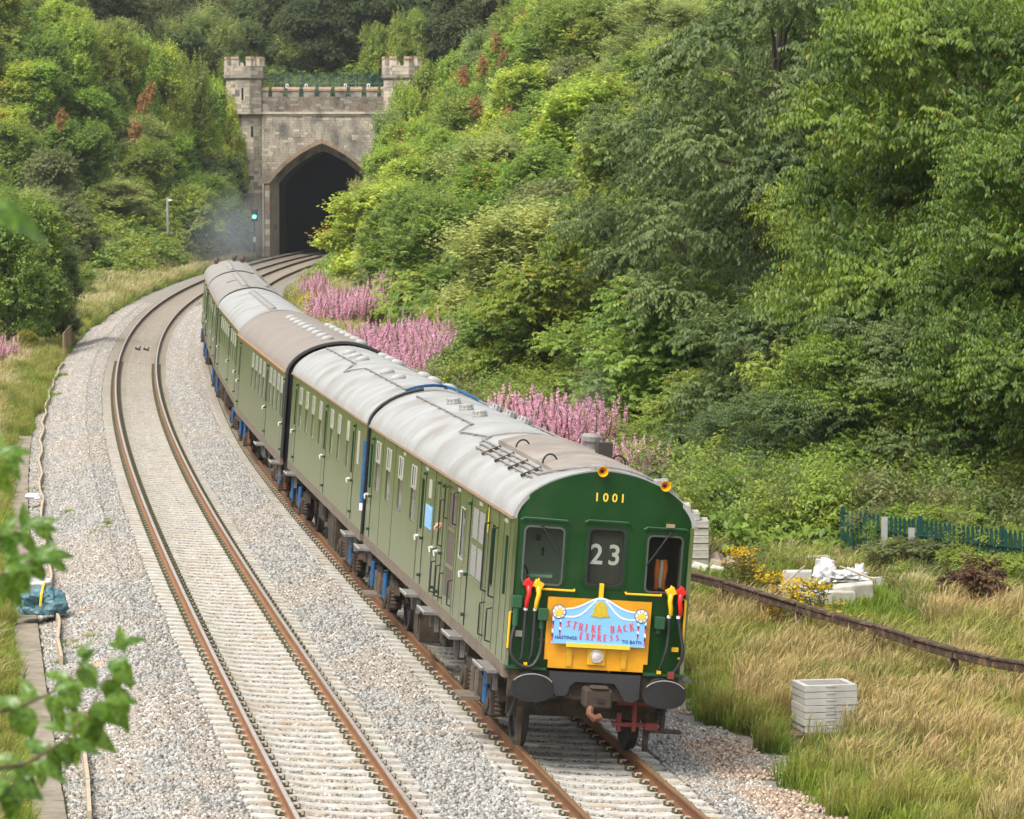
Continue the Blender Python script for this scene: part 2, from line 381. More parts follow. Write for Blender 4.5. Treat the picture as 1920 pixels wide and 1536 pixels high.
# ballast stones: square half-metre patches of loose stones
def stonemat(name, cols, rough=.85):
    m = bpy.data.materials.new(name); m.use_nodes = True; n = m.node_tree; b = n.nodes['Principled BSDF']; b.inputs['Roughness'].default_value = rough; b.inputs['Specular IOR Level'].default_value = .25
    a = n.nodes.new('ShaderNodeAttribute'); a.attribute_name = 'v'; r = n.nodes.new('ShaderNodeValToRGB'); lk(n, a.outputs['Fac'], r.inputs[0]); r.color_ramp.interpolation = 'LINEAR'
    e = r.color_ramp.elements
    while len(e) < len(cols): e.new(.5)
    for i, (p, c) in enumerate(cols): e[i].position = p; e[i].color = (*c, 1)
    lk(n, r.outputs[0], b.inputs['Base Color']); return m
M_grey = stonemat('ballast_grey', [(0,(.10,.097,.09)),(.3,(.23,.225,.205)),(.6,(.335,.33,.31)),(.85,(.43,.425,.405)),(.93,(.33,.275,.22)),(1,(.56,.55,.53))])
M_brown = stonemat('ballast_brown', [(0,(.12,.085,.06)),(.3,(.27,.195,.14)),(.6,(.38,.29,.215)),(.85,(.46,.375,.295)),(1,(.56,.49,.42))])
M_mixed = stonemat('ballast_mixed', [(0,(.10,.09,.075)),(.25,(.24,.22,.19)),(.45,(.33,.315,.285)),(.62,(.32,.255,.195)),(.85,(.41,.385,.35)),(1,(.55,.53,.50))])
def stone_patch(seed, m, n=270, sz=.31, rs=(.017,.034)):
    r = np.random.default_rng(seed); bm = bmesh.new(); bmesh.ops.create_icosphere(bm, subdivisions=1, radius=1); bv = np.array([v.co[:] for v in bm.verts]); bf = np.array([[v.index for v in f.verts] for f in bm.faces]); bm.free()
    V = []; F = []; A = []
    for i in range(n):
        s = r.uniform(*rs)*np.array([r.uniform(.8,1.5), r.uniform(.7,1.2), r.uniform(.5,.9)])
        q = Euler(r.uniform(0, 6.28, 3)).to_matrix(); Q = np.array(q)
        vv = (bv*(1+r.uniform(-.28,.28,(len(bv),1)))*s) @ Q.T + np.array([r.uniform(-sz,sz), r.uniform(-sz,sz), r.uniform(.0,.028)])
        F.append(bf+len(bv)*i); V.append(vv); A.append(np.full(len(bf), r.random()))
    return npmesh('stones', np.concatenate(V), np.concatenate(F), m, np.concatenate(A))
SC = protos('ballast_stones', [stone_patch(i, M_grey if i < 5 else M_brown if i < 8 else M_mixed) for i in range(12)])
r = np.random.default_rng(3); pts = []; rots = []; idx = []; scl = []
for Y in stations(39, 215, .5):
    yaw = -math.atan(slope(Y))
    for d in np.arange(-4.75, 5.1, .5):
        dd = d+r.uniform(-.03,.03); z = ground_z(Y, dd); z2 = ground_z(Y, dd+.2); z1 = ground_z(Y, dd-.2); p = P(Y, dd)
        edge = 4.35+.35*math.sin(Y*.9)+.25*math.sin(Y*2.3)+bulge(Y)
        if dd > edge+.2: continue
        nz = noise.noise(Vector((p.x*.35, p.y*.16, 1.3)))
        pb = sstep(3.2, 3.7, dd+.3*nz)*.97 if d > 0 else 0
        pb = max(pb, .8*sstep(.0, .4, nz), .65*sstep(100, 160, Y))
        if .0 < 1.2-min(abs(dd-TA), abs(dd-TB-bulge(Y))): pb = max(pb, .3+.35*sstep(.0,.3,nz))
        if d < -2.9: pb = max(pb, .35*sstep(60, 44, Y) if Y < 60 else 0)
        br_ = pb > .9 and r.random() < .9
        idx.append(int(r.integers(5, 8)) if br_ else int(r.integers(8, 12)) if r.random() < pb+.15 else int(r.integers(0, 5)))
        pts.append((p.x, p.y, z+.004)); fl = int(r.integers(0, 2)); rots.append((0, -math.atan2(z2-z1, .4)*(1-2*fl), yaw+math.pi*fl)) ; scl.append((1,1,1))
tag(scatter('ballast', SC, pts, rots, scl, idx), kind='stuff')
# ------------------------------------------------------------------ train
def sidemat(name, top, topb, low):
    m = mat(name, top, topb, 2.2, .34, .6, streak=7, bump=.05, bscale=3); n = m.node_tree; b = n.nodes['Principled BSDF']; src = b.inputs['Base Color'].links[0].from_socket
    tc_ = n.nodes.new('ShaderNodeTexCoord'); sp = n.nodes.new('ShaderNodeSeparateXYZ'); lk(n, tc_.outputs['Object'], sp.inputs[0])
    mp = n.nodes.new('ShaderNodeMapping'); mp.inputs['Scale'].default_value = (1, 5, .35); lk(n, tc_.outputs['Object'], mp.inputs[0]); t = n.nodes.new('ShaderNodeTexNoise'); t.inputs['Scale'].default_value = 1.6; t.inputs['Detail'].default_value = 5; lk(n, mp.outputs[0], t.inputs[0])
    a = n.nodes.new('ShaderNodeMath'); a.operation = 'MULTIPLY_ADD'; lk(n, t.outputs[0], a.inputs[0]); a.inputs[1].default_value = 1.9; a.inputs[2].default_value = -.95
    s_ = n.nodes.new('ShaderNodeMath'); lk(n, a.outputs[0], s_.inputs[0]); lk(n, sp.outputs[2], s_.inputs[1]); r_ = n.nodes.new('ShaderNodeMapRange'); r_.inputs[1].default_value = 2.75; r_.inputs[2].default_value = 1.55; lk(n, s_.outputs[0], r_.inputs[0])
    x = n.nodes.new('ShaderNodeMix'); x.data_type = 'RGBA'; lk(n, r_.outputs[0], x.inputs[0]); lk(n, src, x.inputs[6]); x.inputs[7].default_value = (*low, 1); lk(n, x.outputs[2], b.inputs['Base Color']); return m
M_side = sidemat('weathered_green_paint', (.080,.112,.022), (.058,.082,.020), (.175,.195,.12))
M_sideCEP = sidemat('weathered_grey_green_paint', (.085,.115,.045), (.065,.09,.038), (.15,.165,.11))
M_face = mat('fresh_green_paint', (.007,.050,.0085), (.0055,.040,.007), 2.5, .36, .3, c3=(.014,.05,.014), s3=3, bump=.03, bscale=2)
M_faceL = mat('green_trim', (.018,.075,.03), None, rough=.35)
M_door = mat('door_dark_green', (.012,.04,.02), (.02,.06,.03), 3, .25, .6)
M_seam = mat('seam_dark', (.025,.035,.02), None, rough=.8)
M_roofW = mat('roof_pale_grey', (.36,.365,.36), (.28,.28,.27), 1.4, .55, .3, c3=(.24,.225,.2), s3=.9, bump=.16, bscale=5)
M_roofT = mat('roof_tan', (.25,.22,.19), (.21,.185,.16), 2, .7, .2, c3=(.25,.22,.19), s3=.7, bump=.1, bscale=5)
M_roofD = mat('roof_grey_tan', (.29,.275,.25), (.23,.22,.2), 1.5, .7, .2, c3=(.25,.23,.2), s3=.6, bump=.1, bscale=5)
M_sooty = mat('roof_sooted', (.31,.275,.235), (.23,.2,.17), 1.2, .7, .2, c3=(.2,.175,.15), s3=1.5)
M_tanline = mat('cantrail_tan', (.33,.20,.12), (.28,.22,.16), 6, .6, .3)
M_orange = mat('cantrail_orange', (.48,.17,.06), (.40,.2,.1), 6, .6, .3)
M_und = mat('underframe_dark', (.028,.024,.02), (.06,.045,.032), 6, .75, .3, c3=(.10,.065,.04), s3=4, bump=.3, bscale=30)
M_undb = mat('underframe_brown', (.065,.05,.036), (.045,.034,.026), 5, .8, .25, bump=.2, bscale=20)
M_black = mat('rubber_black', (.016,.016,.017), None, rough=.55)
M_buf = mat('buffer_black', (.011,.011,.012), (.018,.018,.018), 8, .42, .5)
M_step = mat('footboard_grey', (.20,.19,.18), (.14,.13,.12), 9, .7, .3)
M_sole = mat('solebar_brown', (.13,.105,.08), (.19,.15,.115), 5, .7, .3)
M_blue = mat('damper_blue', (.010,.10,.28), (.01,.06,.14), 8, rough=.5)
M_yel = mat('warning_yellow', (.78,.36,.008), (.66,.29,.012), 3, .35, .5)
M_yel2 = mat('pipe_yellow', (.82,.47,.01), None, rough=.4)
M_red = mat('pipe_red', (.62,.015,.012), None, rough=.35)
M_white = mat('white_paint', (.74,.74,.72), None, rough=.5)
M_lblue = mat('board_blue', (.22,.50,.83), None, rough=.4)
M_dblue = mat('board_navy', (.02,.04,.22), None, rough=.5)
M_txtred = mat('board_red', (.68,.07,.13), None, rough=.5)
M_gold = mat('board_gold', (.62,.48,.03), (.5,.36,.02), 20, .5)
M_num = mat('number_yellow', (.75,.55,.05), None, rough=.5)
M_alu = mat('aluminium_frame', (.62,.62,.58), (.5,.5,.46), 10, .35, .6, metal=.4)
M_glass = mat('side_glass', (.03,.034,.03), None, rough=.06, spec=.9)
M_venthaze = mat('ventilator_glass', (.15,.15,.14), (.07,.075,.07), 6, .15, .8)
M_curt = mat('dark_interior', (.02,.022,.02), None, rough=.9)
M_cabin = mat('cab_wall_pale_green', (.55,.64,.52), (.5,.58,.47), 2, .6)
M_desk = mat('desk_mint', (.35,.6,.42), None, rough=.5)
M_ridge = mat('pipe_grey', (.27,.26,.24), (.2,.19,.18), 8, .6)
M_vent = mat('vent_grey', (.36,.36,.34), (.26,.26,.25), 8, .6)
M_brn = mat('recess_brown', (.10,.072,.062), None, rough=.6)
M_lens = mat('lamp_lens', (.75,.66,.62), (.5,.4,.38), 14, .12, .8)
M_hiv = mat('hi_vis_orange', (.9,.2,.04), None, rough=.7)
M_wheel = mat('wheel_steel', (.04,.034,.03), (.028,.024,.02), 6, .6, .4)
M_shoe = mat('shoegear_red', (.20,.035,.025), None, rough=.6)
M_hook = mat('hook_orange', (.2,.075,.03), (.12,.05,.025), 9, .6)
def clearglass():
    m = bpy.data.materials.new('clear_glass'); m.use_nodes = True; n = m.node_tree; b = n.nodes['Principled BSDF']; out = n.nodes['Material Output']
    b.inputs['Base Color'].default_value = (.02,.02,.02,1); b.inputs['Roughness'].default_value = .05
    t = n.nodes.new('ShaderNodeBsdfTransparent'); t.inputs[0].default_value = (.95,.98,.95,1); x = n.nodes.new('ShaderNodeMixShader'); x.inputs[0].default_value = .16
    lk(n, t.outputs[0], x.inputs[1]); lk(n, b.outputs[0], x.inputs[2]); lk(n, x.outputs[0], out.inputs[0]); return m
M_clear = clearglass()
def roofz(x, hw, zc, rise, n=1.8): return zc+rise*max(0, 1-abs(x/hw)**n)**(1/n)
def arc(hw, zc, rise, N=22):
    out = []
    for i in range(N+1):
        a = math.pi*(i/N); c, s = math.cos(a), math.sin(a)
        out.append((-hw*math.copysign(abs(c)**(2/1.8), c), zc+rise*abs(s)**(2/1.8)))
    return out
def coach_frame(Y0, L):
    a = P(Y0, tc(Y0, 'B'), .055); Y1 = Y0+L*.985; b = P(Y1, tc(Y1, 'B'), .055)
    yaw = -math.atan2(b.x-a.x, b.y-a.y); return a, (0, CANT, yaw)
class Coach:
    """local frame: x right, y away from the leading end, z up from the rail"""
    def __init__(s, Y0, L, hw, label, sidem, roofm, zb=1.2, zc=3.12, rise=.68, cep=False):
        s.L, s.hw, s.zb, s.zc, s.rise = L, hw, zb, zc, rise; s.side = sidem
        a, rot = coach_frame(Y0, L)
        s.root = empty('railway_coach', a, rot, label, 'railway coach', 'coaches of the train')
        s.wins = []; s.roofm = roofm
    def rz(s, x): return roofz(x, s.hw+.02, s.zc, s.rise+.01)
    def shell(s, holesL, y0=0.0):
        # side walls with real openings
        for sd in (-1, 1):
            hs = [rrect(a, b, c, d, .035, 2) for a, b, c, d in holesL]
            mb = MB(); mb.plate([(y0, s.zb), (s.L, s.zb), (s.L, s.zc), (y0, s.zc)], hs, lambda u, v, t: (sd*(s.hw-t), u, v), 0, .05)
            s.body = mb.build('body_side', s.side, s.root)
        mb = MB(); mb.box(-s.hw+.06, s.hw-.06, .08, s.L-.06, s.zb+.02, s.zb+.08); mb.box(-.03, .03, 2.2 if y0 == 0 else .2, s.L-.2, s.zb+.1, s.zc-.1)
        mb.box(-s.hw+.25, s.hw-.25, .08, s.L-.06, s.zb+.08, s.zb+.7) if False else None
        mb.build('floor', M_curt, s.root)
        # roof
        pr = arc(s.hw+.025, s.zc, s.rise+.012); pi = arc(s.hw-.03, s.zc, s.rise-.05); n = len(pr)
        V = []; ys = [0]+[s.L*i/8 for i in range(1, 8)]+[s.L]
        for y in ys: V += [(x, y, z) for x, z in pr]+[(x, y, z) for x, z in reversed(pi)]
        k = 2*n; F = [(i*k+j, i*k+(j+1)%k, (i+1)*k+(j+1)%k, (i+1)*k+j) for i in range(len(ys)-1) for j in range(k)]
        F += [tuple(range(k)), tuple(range((len(ys)-1)*k, len(ys)*k))]
        s.roof = MB().add(V, F).build('roof', s.roofm, s.root, smooth=True)
        for sd in (-1, 1):
            MB().box(sd*s.hw-(.0 if sd > 0 else .045), sd*s.hw+(.045 if sd > 0 else .0), .0, s.L, s.zc-.015, s.zc+.022).build('cantrail_strip', M_orange if s.side.name.startswith('weathered_grey') else M_tanline, s.root)
    def endwall(s, y, m=None, recess=.0):
        a = arc(s.hw-.035, s.zc, s.rise-.055); o = [(-s.hw+.055, s.zb)]+[(s.hw-.055, s.zb)]+list(reversed(a))
        MB().plate(o, [], lambda u, v, t: (u, y+t, v), 0, .04).build('end_wall', m or M_curt, s.root)
    def window(s, y0, y1, z0, z1, split=None, sd=-1):
        W = link('window', None, s.root) if False else None
        fr = MB(); w = .03; x = lambda t: sd*(s.hw+.006-t)
        zz = split if split else z1
        def ring(a, b, c, d, t=w):
            fr.plate(rrect(a, b, c, d, .03, 2), [rrect(a+t, b-t, c+t, d-t, .02, 2)], lambda u, v, q: (x(q), u, v), 0, .014)
        o = None
        ring(y0, y1, split if split else z0, z1, .022)
        if split:
            fr.plate([(y0+.02, split-.02), (y1-.02, split-.02), (y1-.02, split+.02), (y0+.02, split+.02)], [], lambda u, v, q: (x(q), u, v), 0, .04)
            m = (y0+y1)/2; 
            for yy in (y0+.07, m, y1-.07):
                fr.plate([(yy-.05, split), (yy+.05, split), (yy+.05, z1-.01), (yy-.05, z1-.01)], [], lambda u, v, q: (sd*(s.hw+.009-q), u, v), 0, .006)
        f = fr.build('window', M_alu, s.root)
        g = MB(); g.plate([(y0+.01, z0+.01), (y1-.01, z0+.01), (y1-.01, zz), (y0+.01, zz)], [], lambda u, v, q: (x(q+.022), u, v), 0, .008); g.build('pane', M_glass, f)
        if split:
            g = MB(); g.plate([(y0+.01, split), (y1-.01, split), (y1-.01, z1-.01), (y0+.01, z1-.01)], [], lambda u, v, q: (x(q+.02), u, v), 0, .008); g.build('ventilator', M_venthaze, f)
    def door(s, yc, wd=.62, sd=-1, drop=True, handle=True):
        mb = MB(); e = .004; x = sd*(s.hw+e); z0 = s.zb+.03; z1 = s.zc-.12
        hole = [rrect(yc-.17, yc+.17, 2.06, 2.84, .05, 2)] if drop else []
        mb.plate([(yc-wd/2, z0), (yc+wd/2, z0), (yc+wd/2, z1), (yc-wd/2, z1)], hole, lambda u, v, t: (sd*(s.hw+.008-t), u, v), 0, .03)
        d = mb.build('door', s.side, s.root)
        sm = MB()
        for y in (yc-wd/2, yc+wd/2): sm.box(min(x, x+sd*.006), max(x, x+sd*.006), y-.006, y+.006, z0, z1)
        sm.build('door_seam', M_seam, d)
        if drop:
            g = MB(); g.box(min(sd*(s.hw-.09), sd*(s.hw-.07)), max(sd*(s.hw-.09), sd*(s.hw-.07)), yc-.2, yc+.2, 2.03, 2.87); g.box(min(sd*(s.hw-.07), sd*(s.hw+.0095)), max(sd*(s.hw-.07), sd*(s.hw+.0095)), yc+.12, yc+.168, 2.07, 2.83); g.build('droplight', M_door, d)
        h = MB()
        for z in (1.38, 1.95, 2.95):
            h = MB(); h.obox((sd*(s.hw+.03), yc-wd/2-.02, z), (.03, .045, .022)); h.build('hinge', M_door, d)
        if handle:
            h = MB(); h.tube([(sd*(s.hw+.01), yc+wd/2-.06, 1.93), (sd*(s.hw+.06), yc+wd/2-.05, 1.93), (sd*(s.hw+.06), yc+wd/2-.17, 1.86)], .014, 6); h.lathe([(.03,0),(.025,.05),(.01,.06)], (sd*s.hw, yc+wd/2-.06, 1.93), (sd,0,0), 8); h.build('door_handle', M_alu, d)
        return d
    def rail_handle(s, y, z0, z1, sd=-1, m=None, off=.055, r=.011):
        h = MB(); x0 = sd*s.hw; x = sd*(s.hw+off)
        h.tube([(x0, y, z0), (x, y, z0+.02), (x, y, z0+.08), (x, y, z1-.08), (x, y, z1-.02), (x0, y, z1)], r, 6); h.build('grab_rail', m or M_black, s.root)
    def seam(s, y, z0=None, z1=None, sd=-1):
        x = sd*(s.hw+.001); MB().box(min(x, x+sd*.004), max(x, x+sd*.004), y-.006, y+.006, z0 or s.zb+.02, z1 or s.zc-.04).build('panel_seam', M_seam, s.root)
    def steps(s, ys, lower=()):
        for y in ys:
            m = MB(); x0 = -s.hw-.20
            m.box(x0, -s.hw+.12, y-.42, y+.42, 1.02, 1.06); m.obox((-s.hw+.02, y-.3, .9), (.03,.03,.14)); m.obox((-s.hw+.02, y+.3, .9), (.03,.03,.14)); st = m.build('step_board', M_step, s.root)
            MB().box(x0-.004, x0+.02, y-.43, y+.43, 1.055, 1.068).build('step_edge', M_alu, st)
        for y in lower:
            m = MB(); m.box(-s.hw-.22, -s.hw+.05, y-.34, y+.34, .42, .46); m.obox((-s.hw+.0, y-.22, .62), (.02,.02,.2)); m.obox((-s.hw, y+.22, .62), (.02,.02,.2)); m.build('lower_step', M_sole, s.root)
    def under(s, seed=0, lite=False):
        rr = random.Random(seed); L = s.L
        m = MB(); 
        for sd in (-1, 1): m.box(sd*s.hw-.07 if sd > 0 else -s.hw-.002, s.hw+.002 if sd > 0 else -s.hw+.07, .04, L-.03, s.zb-.17, s.zb-.002)
        m.build('solebar', M_sole, s.root)
        m = MB()
        for sd in (-1, 1): m.box(sd*.75-.06, sd*.75+.06, .2, L-.2, s.zb-.3, s.zb-.05)
        for y in np.arange(.5, L, 1.6): m.box(-s.hw+.1, s.hw-.1, y-.04, y+.04, s.zb-.27, s.zb-.1)
        m.build('underframe', M_und, s.root)
        y = 5.2
        while y < L-5.4:
            w_ = rr.uniform(.4, 1.3); h = rr.uniform(.25, .6); inn = rr.choice([.06, .25, .4]); b = MB(); b.box(-s.hw+inn, -.35, y, y+w_, s.zb-.3-h, s.zb-.2)
            bx = b.build('equipment_box', M_undb if rr.random() < .5 else M_und, s.root, bevel=.015)
            MB().obox((-s.hw+inn-.006, y+w_/2, s.zb-.25-h/2), (.012, w_*.4, h*.35)).build('box_cover', M_und, bx)
            b = MB(); b.tube([(-s.hw+.15, y+w_+.1, s.zb-.2), (-s.hw+.2, y+w_+.14, .7), (-s.hw+.35, y+w_+.3, .5), (-.5, y+w_+.5, .55)], .022, 6); b.build('pipe_run', M_und, s.root)
            y += w_+rr.uniform(.35, 1.2)
        MB().box(-.5, .9, 5.4, L-5.6, s.zb-.85, s.zb-.28).build('equipment_tray', M_und, s.root)
        for yc in (2.58, L-2.58): s.bogie(yc, lite)
    def bogie(s, yc, lite=False):
        b = MB()
        for sd in (-1, 1):
            pr = [(-1.75,.62),(-1.6,.78),(-.9,.80),(-.5,.62),(.5,.62),(.9,.80),(1.6,.78),(1.75,.62),(1.6,.55),(1.0,.52),(.6,.36),(-.6,.36),(-1.0,.52),(-1.6,.55)]
            b.plate(pr, [], lambda u, v, t: (sd*1.0+sd*t, yc+u, v), 0, .1)
        b.box(-.95, .95, yc-.2, yc+.2, .38, .75); b.box(-.9, .9, yc-1.72, yc-1.62, .5, .66); b.box(-.9, .9, yc+1.62, yc+1.72, .5, .66)
        fr = b.build('bogie', M_und, s.root)
        for ax in (-1.29, 1.29):
            a = MB(); a.cyl((-.8, yc+ax, .5), (.8, yc+ax, .5), .085, 10); a.build('axle', M_wheel, fr)
            for sd in (-1, 1):
                wv = MB(); wv.lathe([(.12,-.09),(.16,-.07),(.40,-.05),(.44,-.07),(.53,-.068),(.53,-.04),(.505,-.03),(.495,.065),(.43,.065),(.41,.02),(.18,.03),(.12,.09)], (sd*.75, yc+ax, .5), (sd,0,0), 28); wv.build('wheel', M_wheel, fr, smooth=True)
                bx = MB(); bx.obox((sd*1.05, yc+ax, .52), (.12,.17,.16)); bx.cyl((sd*1.17, yc+ax, .5), (sd*1.2, yc+ax, .5), .1, 10); bx.build('axle_box', M_undb, fr, bevel=.02)
                for q in (-.3, .3):
                    sp = MB()
                    sp.lathe([(.06,0)]+[(.055 if k % 2 else .08, .03*k) for k in range(1, 10)]+[(.06,.3)], (sd*1.06, yc+ax+q, .42), (0,0,1), 8); sp.build('spring', M_hook if s.cepflag else M_undb, fr)
        for sd in (-1, 1):
            for q in ((-.95,) if yc < 3 else (-.95, .95)) if not lite else (.0,):
                d = MB(); d.cyl((sd*1.16, yc+q, .48), (sd*1.16, yc+q, .90), .048, 10); d.build('damper', M_blue, fr, smooth=True)
                MB().cyl((sd*1.16, yc+q, .30), (sd*1.16, yc+q, .40), .035, 8).build('damper_rod', M_und, fr)
    def vent(s, x, y, kind='shell'):
        z = s.rz(x); t = math.atan2(s.rz(x+.02)-s.rz(x-.02), .04)
        m = MB()
        if kind == 'shell':
            m.lathe([(.03,-.19),(.10,-.14),(.13,-.05),(.13,.05),(.10,.14),(.03,.19)], (0,0,0), (1,0,0), 10); m.v = [(a*.75, b*.62, c*.62+.02) for a, b, c in m.v]
        else:
            m.lathe([(.12,0),(.125,.03),(.10,.04),(.10,.09),(.07,.10)], (0,0,0), (0,0,1), 12)
            for k in range(12):
                a = k*math.pi/6; m.obox((.105*math.cos(a), .105*math.sin(a), .06), (.014,.005,.03), (0,0,a))
        o = m.build('roof_vent', M_vent if s.root.location.y < 95 else M_ridge, s.root, smooth=(kind == 'shell')); o.location = (x, y, z); o.rotation_euler = (0, -t, 0); o.scale = (1,1,1) if s.root.location.y < 95 else (.8,.7,1); return o
    def roofpipe(s, pts, r=.012, name='conduit', m=None, lift=.03):
        q = []
        for (x, y), (x2, y2) in zip(pts[:-1], pts[1:]):
            n = max(2, int(max(abs(x2-x), abs(y2-y))/.25)+1)
            for i in range(n): t = i/n; q.append((x+(x2-x)*t, y+(y2-y)*t))
        q.append(pts[-1]); mb = MB(); mb.tube([(x, y, s.rz(x)+lift) for x, y in q], r, 6); o = mb.build(name, m or M_ridge, s.root)
        cl = MB()
        for i in range(1, len(q), 4):
            x, y = q[i]; cl.obox((x, y, s.rz(x)+lift*.5), (.035,.016,lift*.6))
        cl.build('conduit_clip', M_ridge, o); return o
Coach.cepflag = False
HW = 1.19
# ---- leading coach
c1 = Coach(47.85, 17.35, HW, 'leading green coach with yellow panel, headboard and cab end facing the camera', M_side, M_roofW)
c1.root['group'] = 'coaches of the train'
wn = [(15.6,16.25),(14.0,14.63),(12.25,12.88),(10.45,11.1)]
H = [(a, b, 2.05, 2.95) for a, b in wn] + [(4.5,5.05,2.08,2.82),(16.73,17.07,2.06,2.84),(9.33,9.67,2.06,2.84),(7.55,7.85,2.06,2.84),(7.0,7.3,2.06,2.84),(4.12,4.42,2.06,2.84),(1.58,1.88,2.02,2.86),(.40,.64,2.06,2.84),(5.6,6.4,1.34,3.0),(2.52,3.84,1.94,2.97)]
c1.shell(H); c1.endwall(17.27)
for a, b in wn: c1.window(a, b, 2.05, 2.95, 2.6)
c1.window(4.5, 5.05, 2.08, 2.82)
for y in (16.9, 9.5): c1.door(y)
c1.door(4.27, .5, drop=False); c1.door(7.15, .5, drop=False); c1.door(7.7, .5, drop=False)
for y, w_ in ((7.7,.22),(7.15,.22),(4.27,.18),(1.73,.22),(.52,.16)):
    MB().box(-HW+.09, -HW+.10, y-w_/2-.12, y+w_/2+.12, 2.0, 2.9).build('droplight', M_door if y > 2 else M_clear, c1.root); MB().box(-HW-(.0095 if y > 2 and y != 4.27 or y == 4.27 else .002), -HW+.088, y+w_/2-.0, y+w_/2+.035, 2.07, 2.83).build('droplight_jamb', M_door, c1.root)
for y in (.27, .82, 1.32, 2.2, 2.42, 3.98, 5.25, 5.5, 6.5, 8.05, 9.95, 13.4, 15.2): c1.seam(y)
# louvres, four panels of slats in a frame
lv = MB(); lv.plate([(2.50,1.92),(3.86,1.92),(3.86,2.99),(2.50,2.99)], [rrect(2.57+a*.65, 3.14+a*.65, 1.98+b*.51, 2.42+b*.51, .01, 1) for a in (0,1) for b in (0,1)], lambda u, v, t: (-(HW+.012-t), u, v), 0, .04)
lvo = lv.build('louvre_frame', M_side, c1.root)
lm = None
for a in (0,1):
    for b in (0,1):
        for k in range(13):
            if lm is None:
                o = MB().obox((0,0,0), (.016,.285,.008), (0,-.75,0)).build('louvre_slat', M_ridge, lvo); lm = o.data
            else: o = link('louvre_slat', lm, lvo)
            o.location = (-HW+.004, 2.855+a*.65, 2.0+b*.51+k*.0335)
MB().box(-HW+.05, -HW+.06, 2.5, 3.86, 1.92, 2.99).build('louvre_back', M_curt, lvo)
# brown recess with rungs
rc = MB().box(-HW+.018, -HW+.03, 5.605, 6.395, 1.345, 2.995).build('luggage_doorway', M_brn, c1.root)
for z in (1.36, 1.84, 2.38, 2.92):
    MB().obox((-HW+.02, 6.0, z), (.02,.38,.022)).build('rung', M_faceL if False else M_side, rc)
for y in (5.5, 6.5): c1.rail_handle(y, 2.5, 2.98, off=.06); c1.rail_handle(y, 1.32, 1.7, off=.06)
for y in (1.4, 2.12): c1.rail_handle(y, 1.92, 2.86, off=.07, r=.013)
for y in (1.42, 2.1): c1.rail_handle(y, 1.32, 1.78, off=.07)
for y in (6.85, 7.42): c1.rail_handle(y, 1.3, 1.78, off=.07)
c1.rail_handle(6.9, 2.05, 2.75, off=.07)
# plates and notices on the side
nb = MB().box(-HW-.012, -HW-.002, 8.25, 9.0, 2.16, 2.5).build('notice_board', M_lblue, c1.root)
MB().box(-HW-.016, -HW-.0125, 8.3, 8.95, 2.2, 2.46).build('notice_print', mat('notice_print_blue', (.14,.3,.6), (.3,.5,.75), 30), nb)
MB().box(-HW-.012, -HW-.002, 8.45, 8.75, 2.62, 2.9).build('white_plate', M_alu, c1.root)
for y in (.5, 2.95, 5.2, 9.0, 12): MB().box(-HW-.01, -HW-.002, y, y+.28, 3.0, 3.05).build('cantrail_plate', M_alu, c1.root)
MB().box(-HW-.008, -HW-.002, 2.28, 2.32, 2.7, 3.05).build('yellow_stripe', M_num, c1.root)
c1.steps([1.1, 4.4, 7.3, 9.6, 16.6], lower=[2.58, 14.8]); c1.under(4)
# ---- cab face
fo = [(-HW, 1.2), (HW, 1.2)] + list(reversed(arc(HW, 3.12, .675)))
WL, WC, WR = (-1.045,-.53,2.28,3.03), (-.21,.27,2.31,3.05), (.575,1.05,2.26,3.0)
def facefn(u, v, t): 
    k = max(0, abs(u)-.42)/.77
    return (u, -.0+.10*k*k*1.0-.06+t*1.0, v)
fh = [rrect(a, b, c, d, .075, 4) for a, b, c, d in (WL, WC, WR)]
gx = [(-.42, 1.25), (-.42, 3.6)]
fb = MB()
# split the outline at the two bends so the face really bends
def clipface(a, b):
    top = []
    for i in range(25):
        u = b+(a-b)*i/24; top.append((u, roofz(u, HW, 3.12, .675)))
    return [(a, 1.2), (b, 1.2)] + top
for a, b, hs in ((-HW+.0005, -.42, [fh[0]]), (-.42, .42, [fh[1]]), (.42, HW-.0005, [fh[2]])):
    fb.plate(clipface(a, b), hs, facefn, 0, .05)
face = fb.build('cab_face', M_face, c1.root)
fy = lambda u: facefn(u, 0, 0)[1]
for (a, b, c, d), nm in ((WL,'l'),(WC,'c'),(WR,'r')):
    f = MB(); f.plate(rrect(a-.045, b+.045, c-.04, d+.04, .10, 4), [rrect(a+.012, b-.012, c+.012, d-.012, .07, 4)], lambda u, v, t: (u, fy(u)-.014+t, v), 0, .03); fo_ = f.build('window', M_face, face)
    f = MB(); f.plate(rrect(a-.01, b+.01, c-.01, d+.01, .075, 4), [rrect(a+.014, b-.014, c+.014, d-.014, .06, 4)], lambda u, v, t: (u, fy(u)-.020+t, v), 0, .02); f.build('window_seal', mat('seal_grey', (.07,.075,.07), None, rough=.5) if nm != 'c' else M_black, fo_)
    f = MB(); f.plate(rrect(a+.005, b-.005, c+.005, d-.005, .07, 4), [], lambda u, v, t: (u, fy(u)+.012+t, v), 0, .006); f.build('pane', M_clear, fo_)
    f = MB(); f.tube([(a-.06, fy(a)-.02, d+.075), (a-.02, fy(a)-.04, d+.105), (b+.02, fy(b)-.04, d+.10), (b+.06, fy(b)-.02, d+.07)], .016, 6); f.build('drip_rail', M_faceL, face)
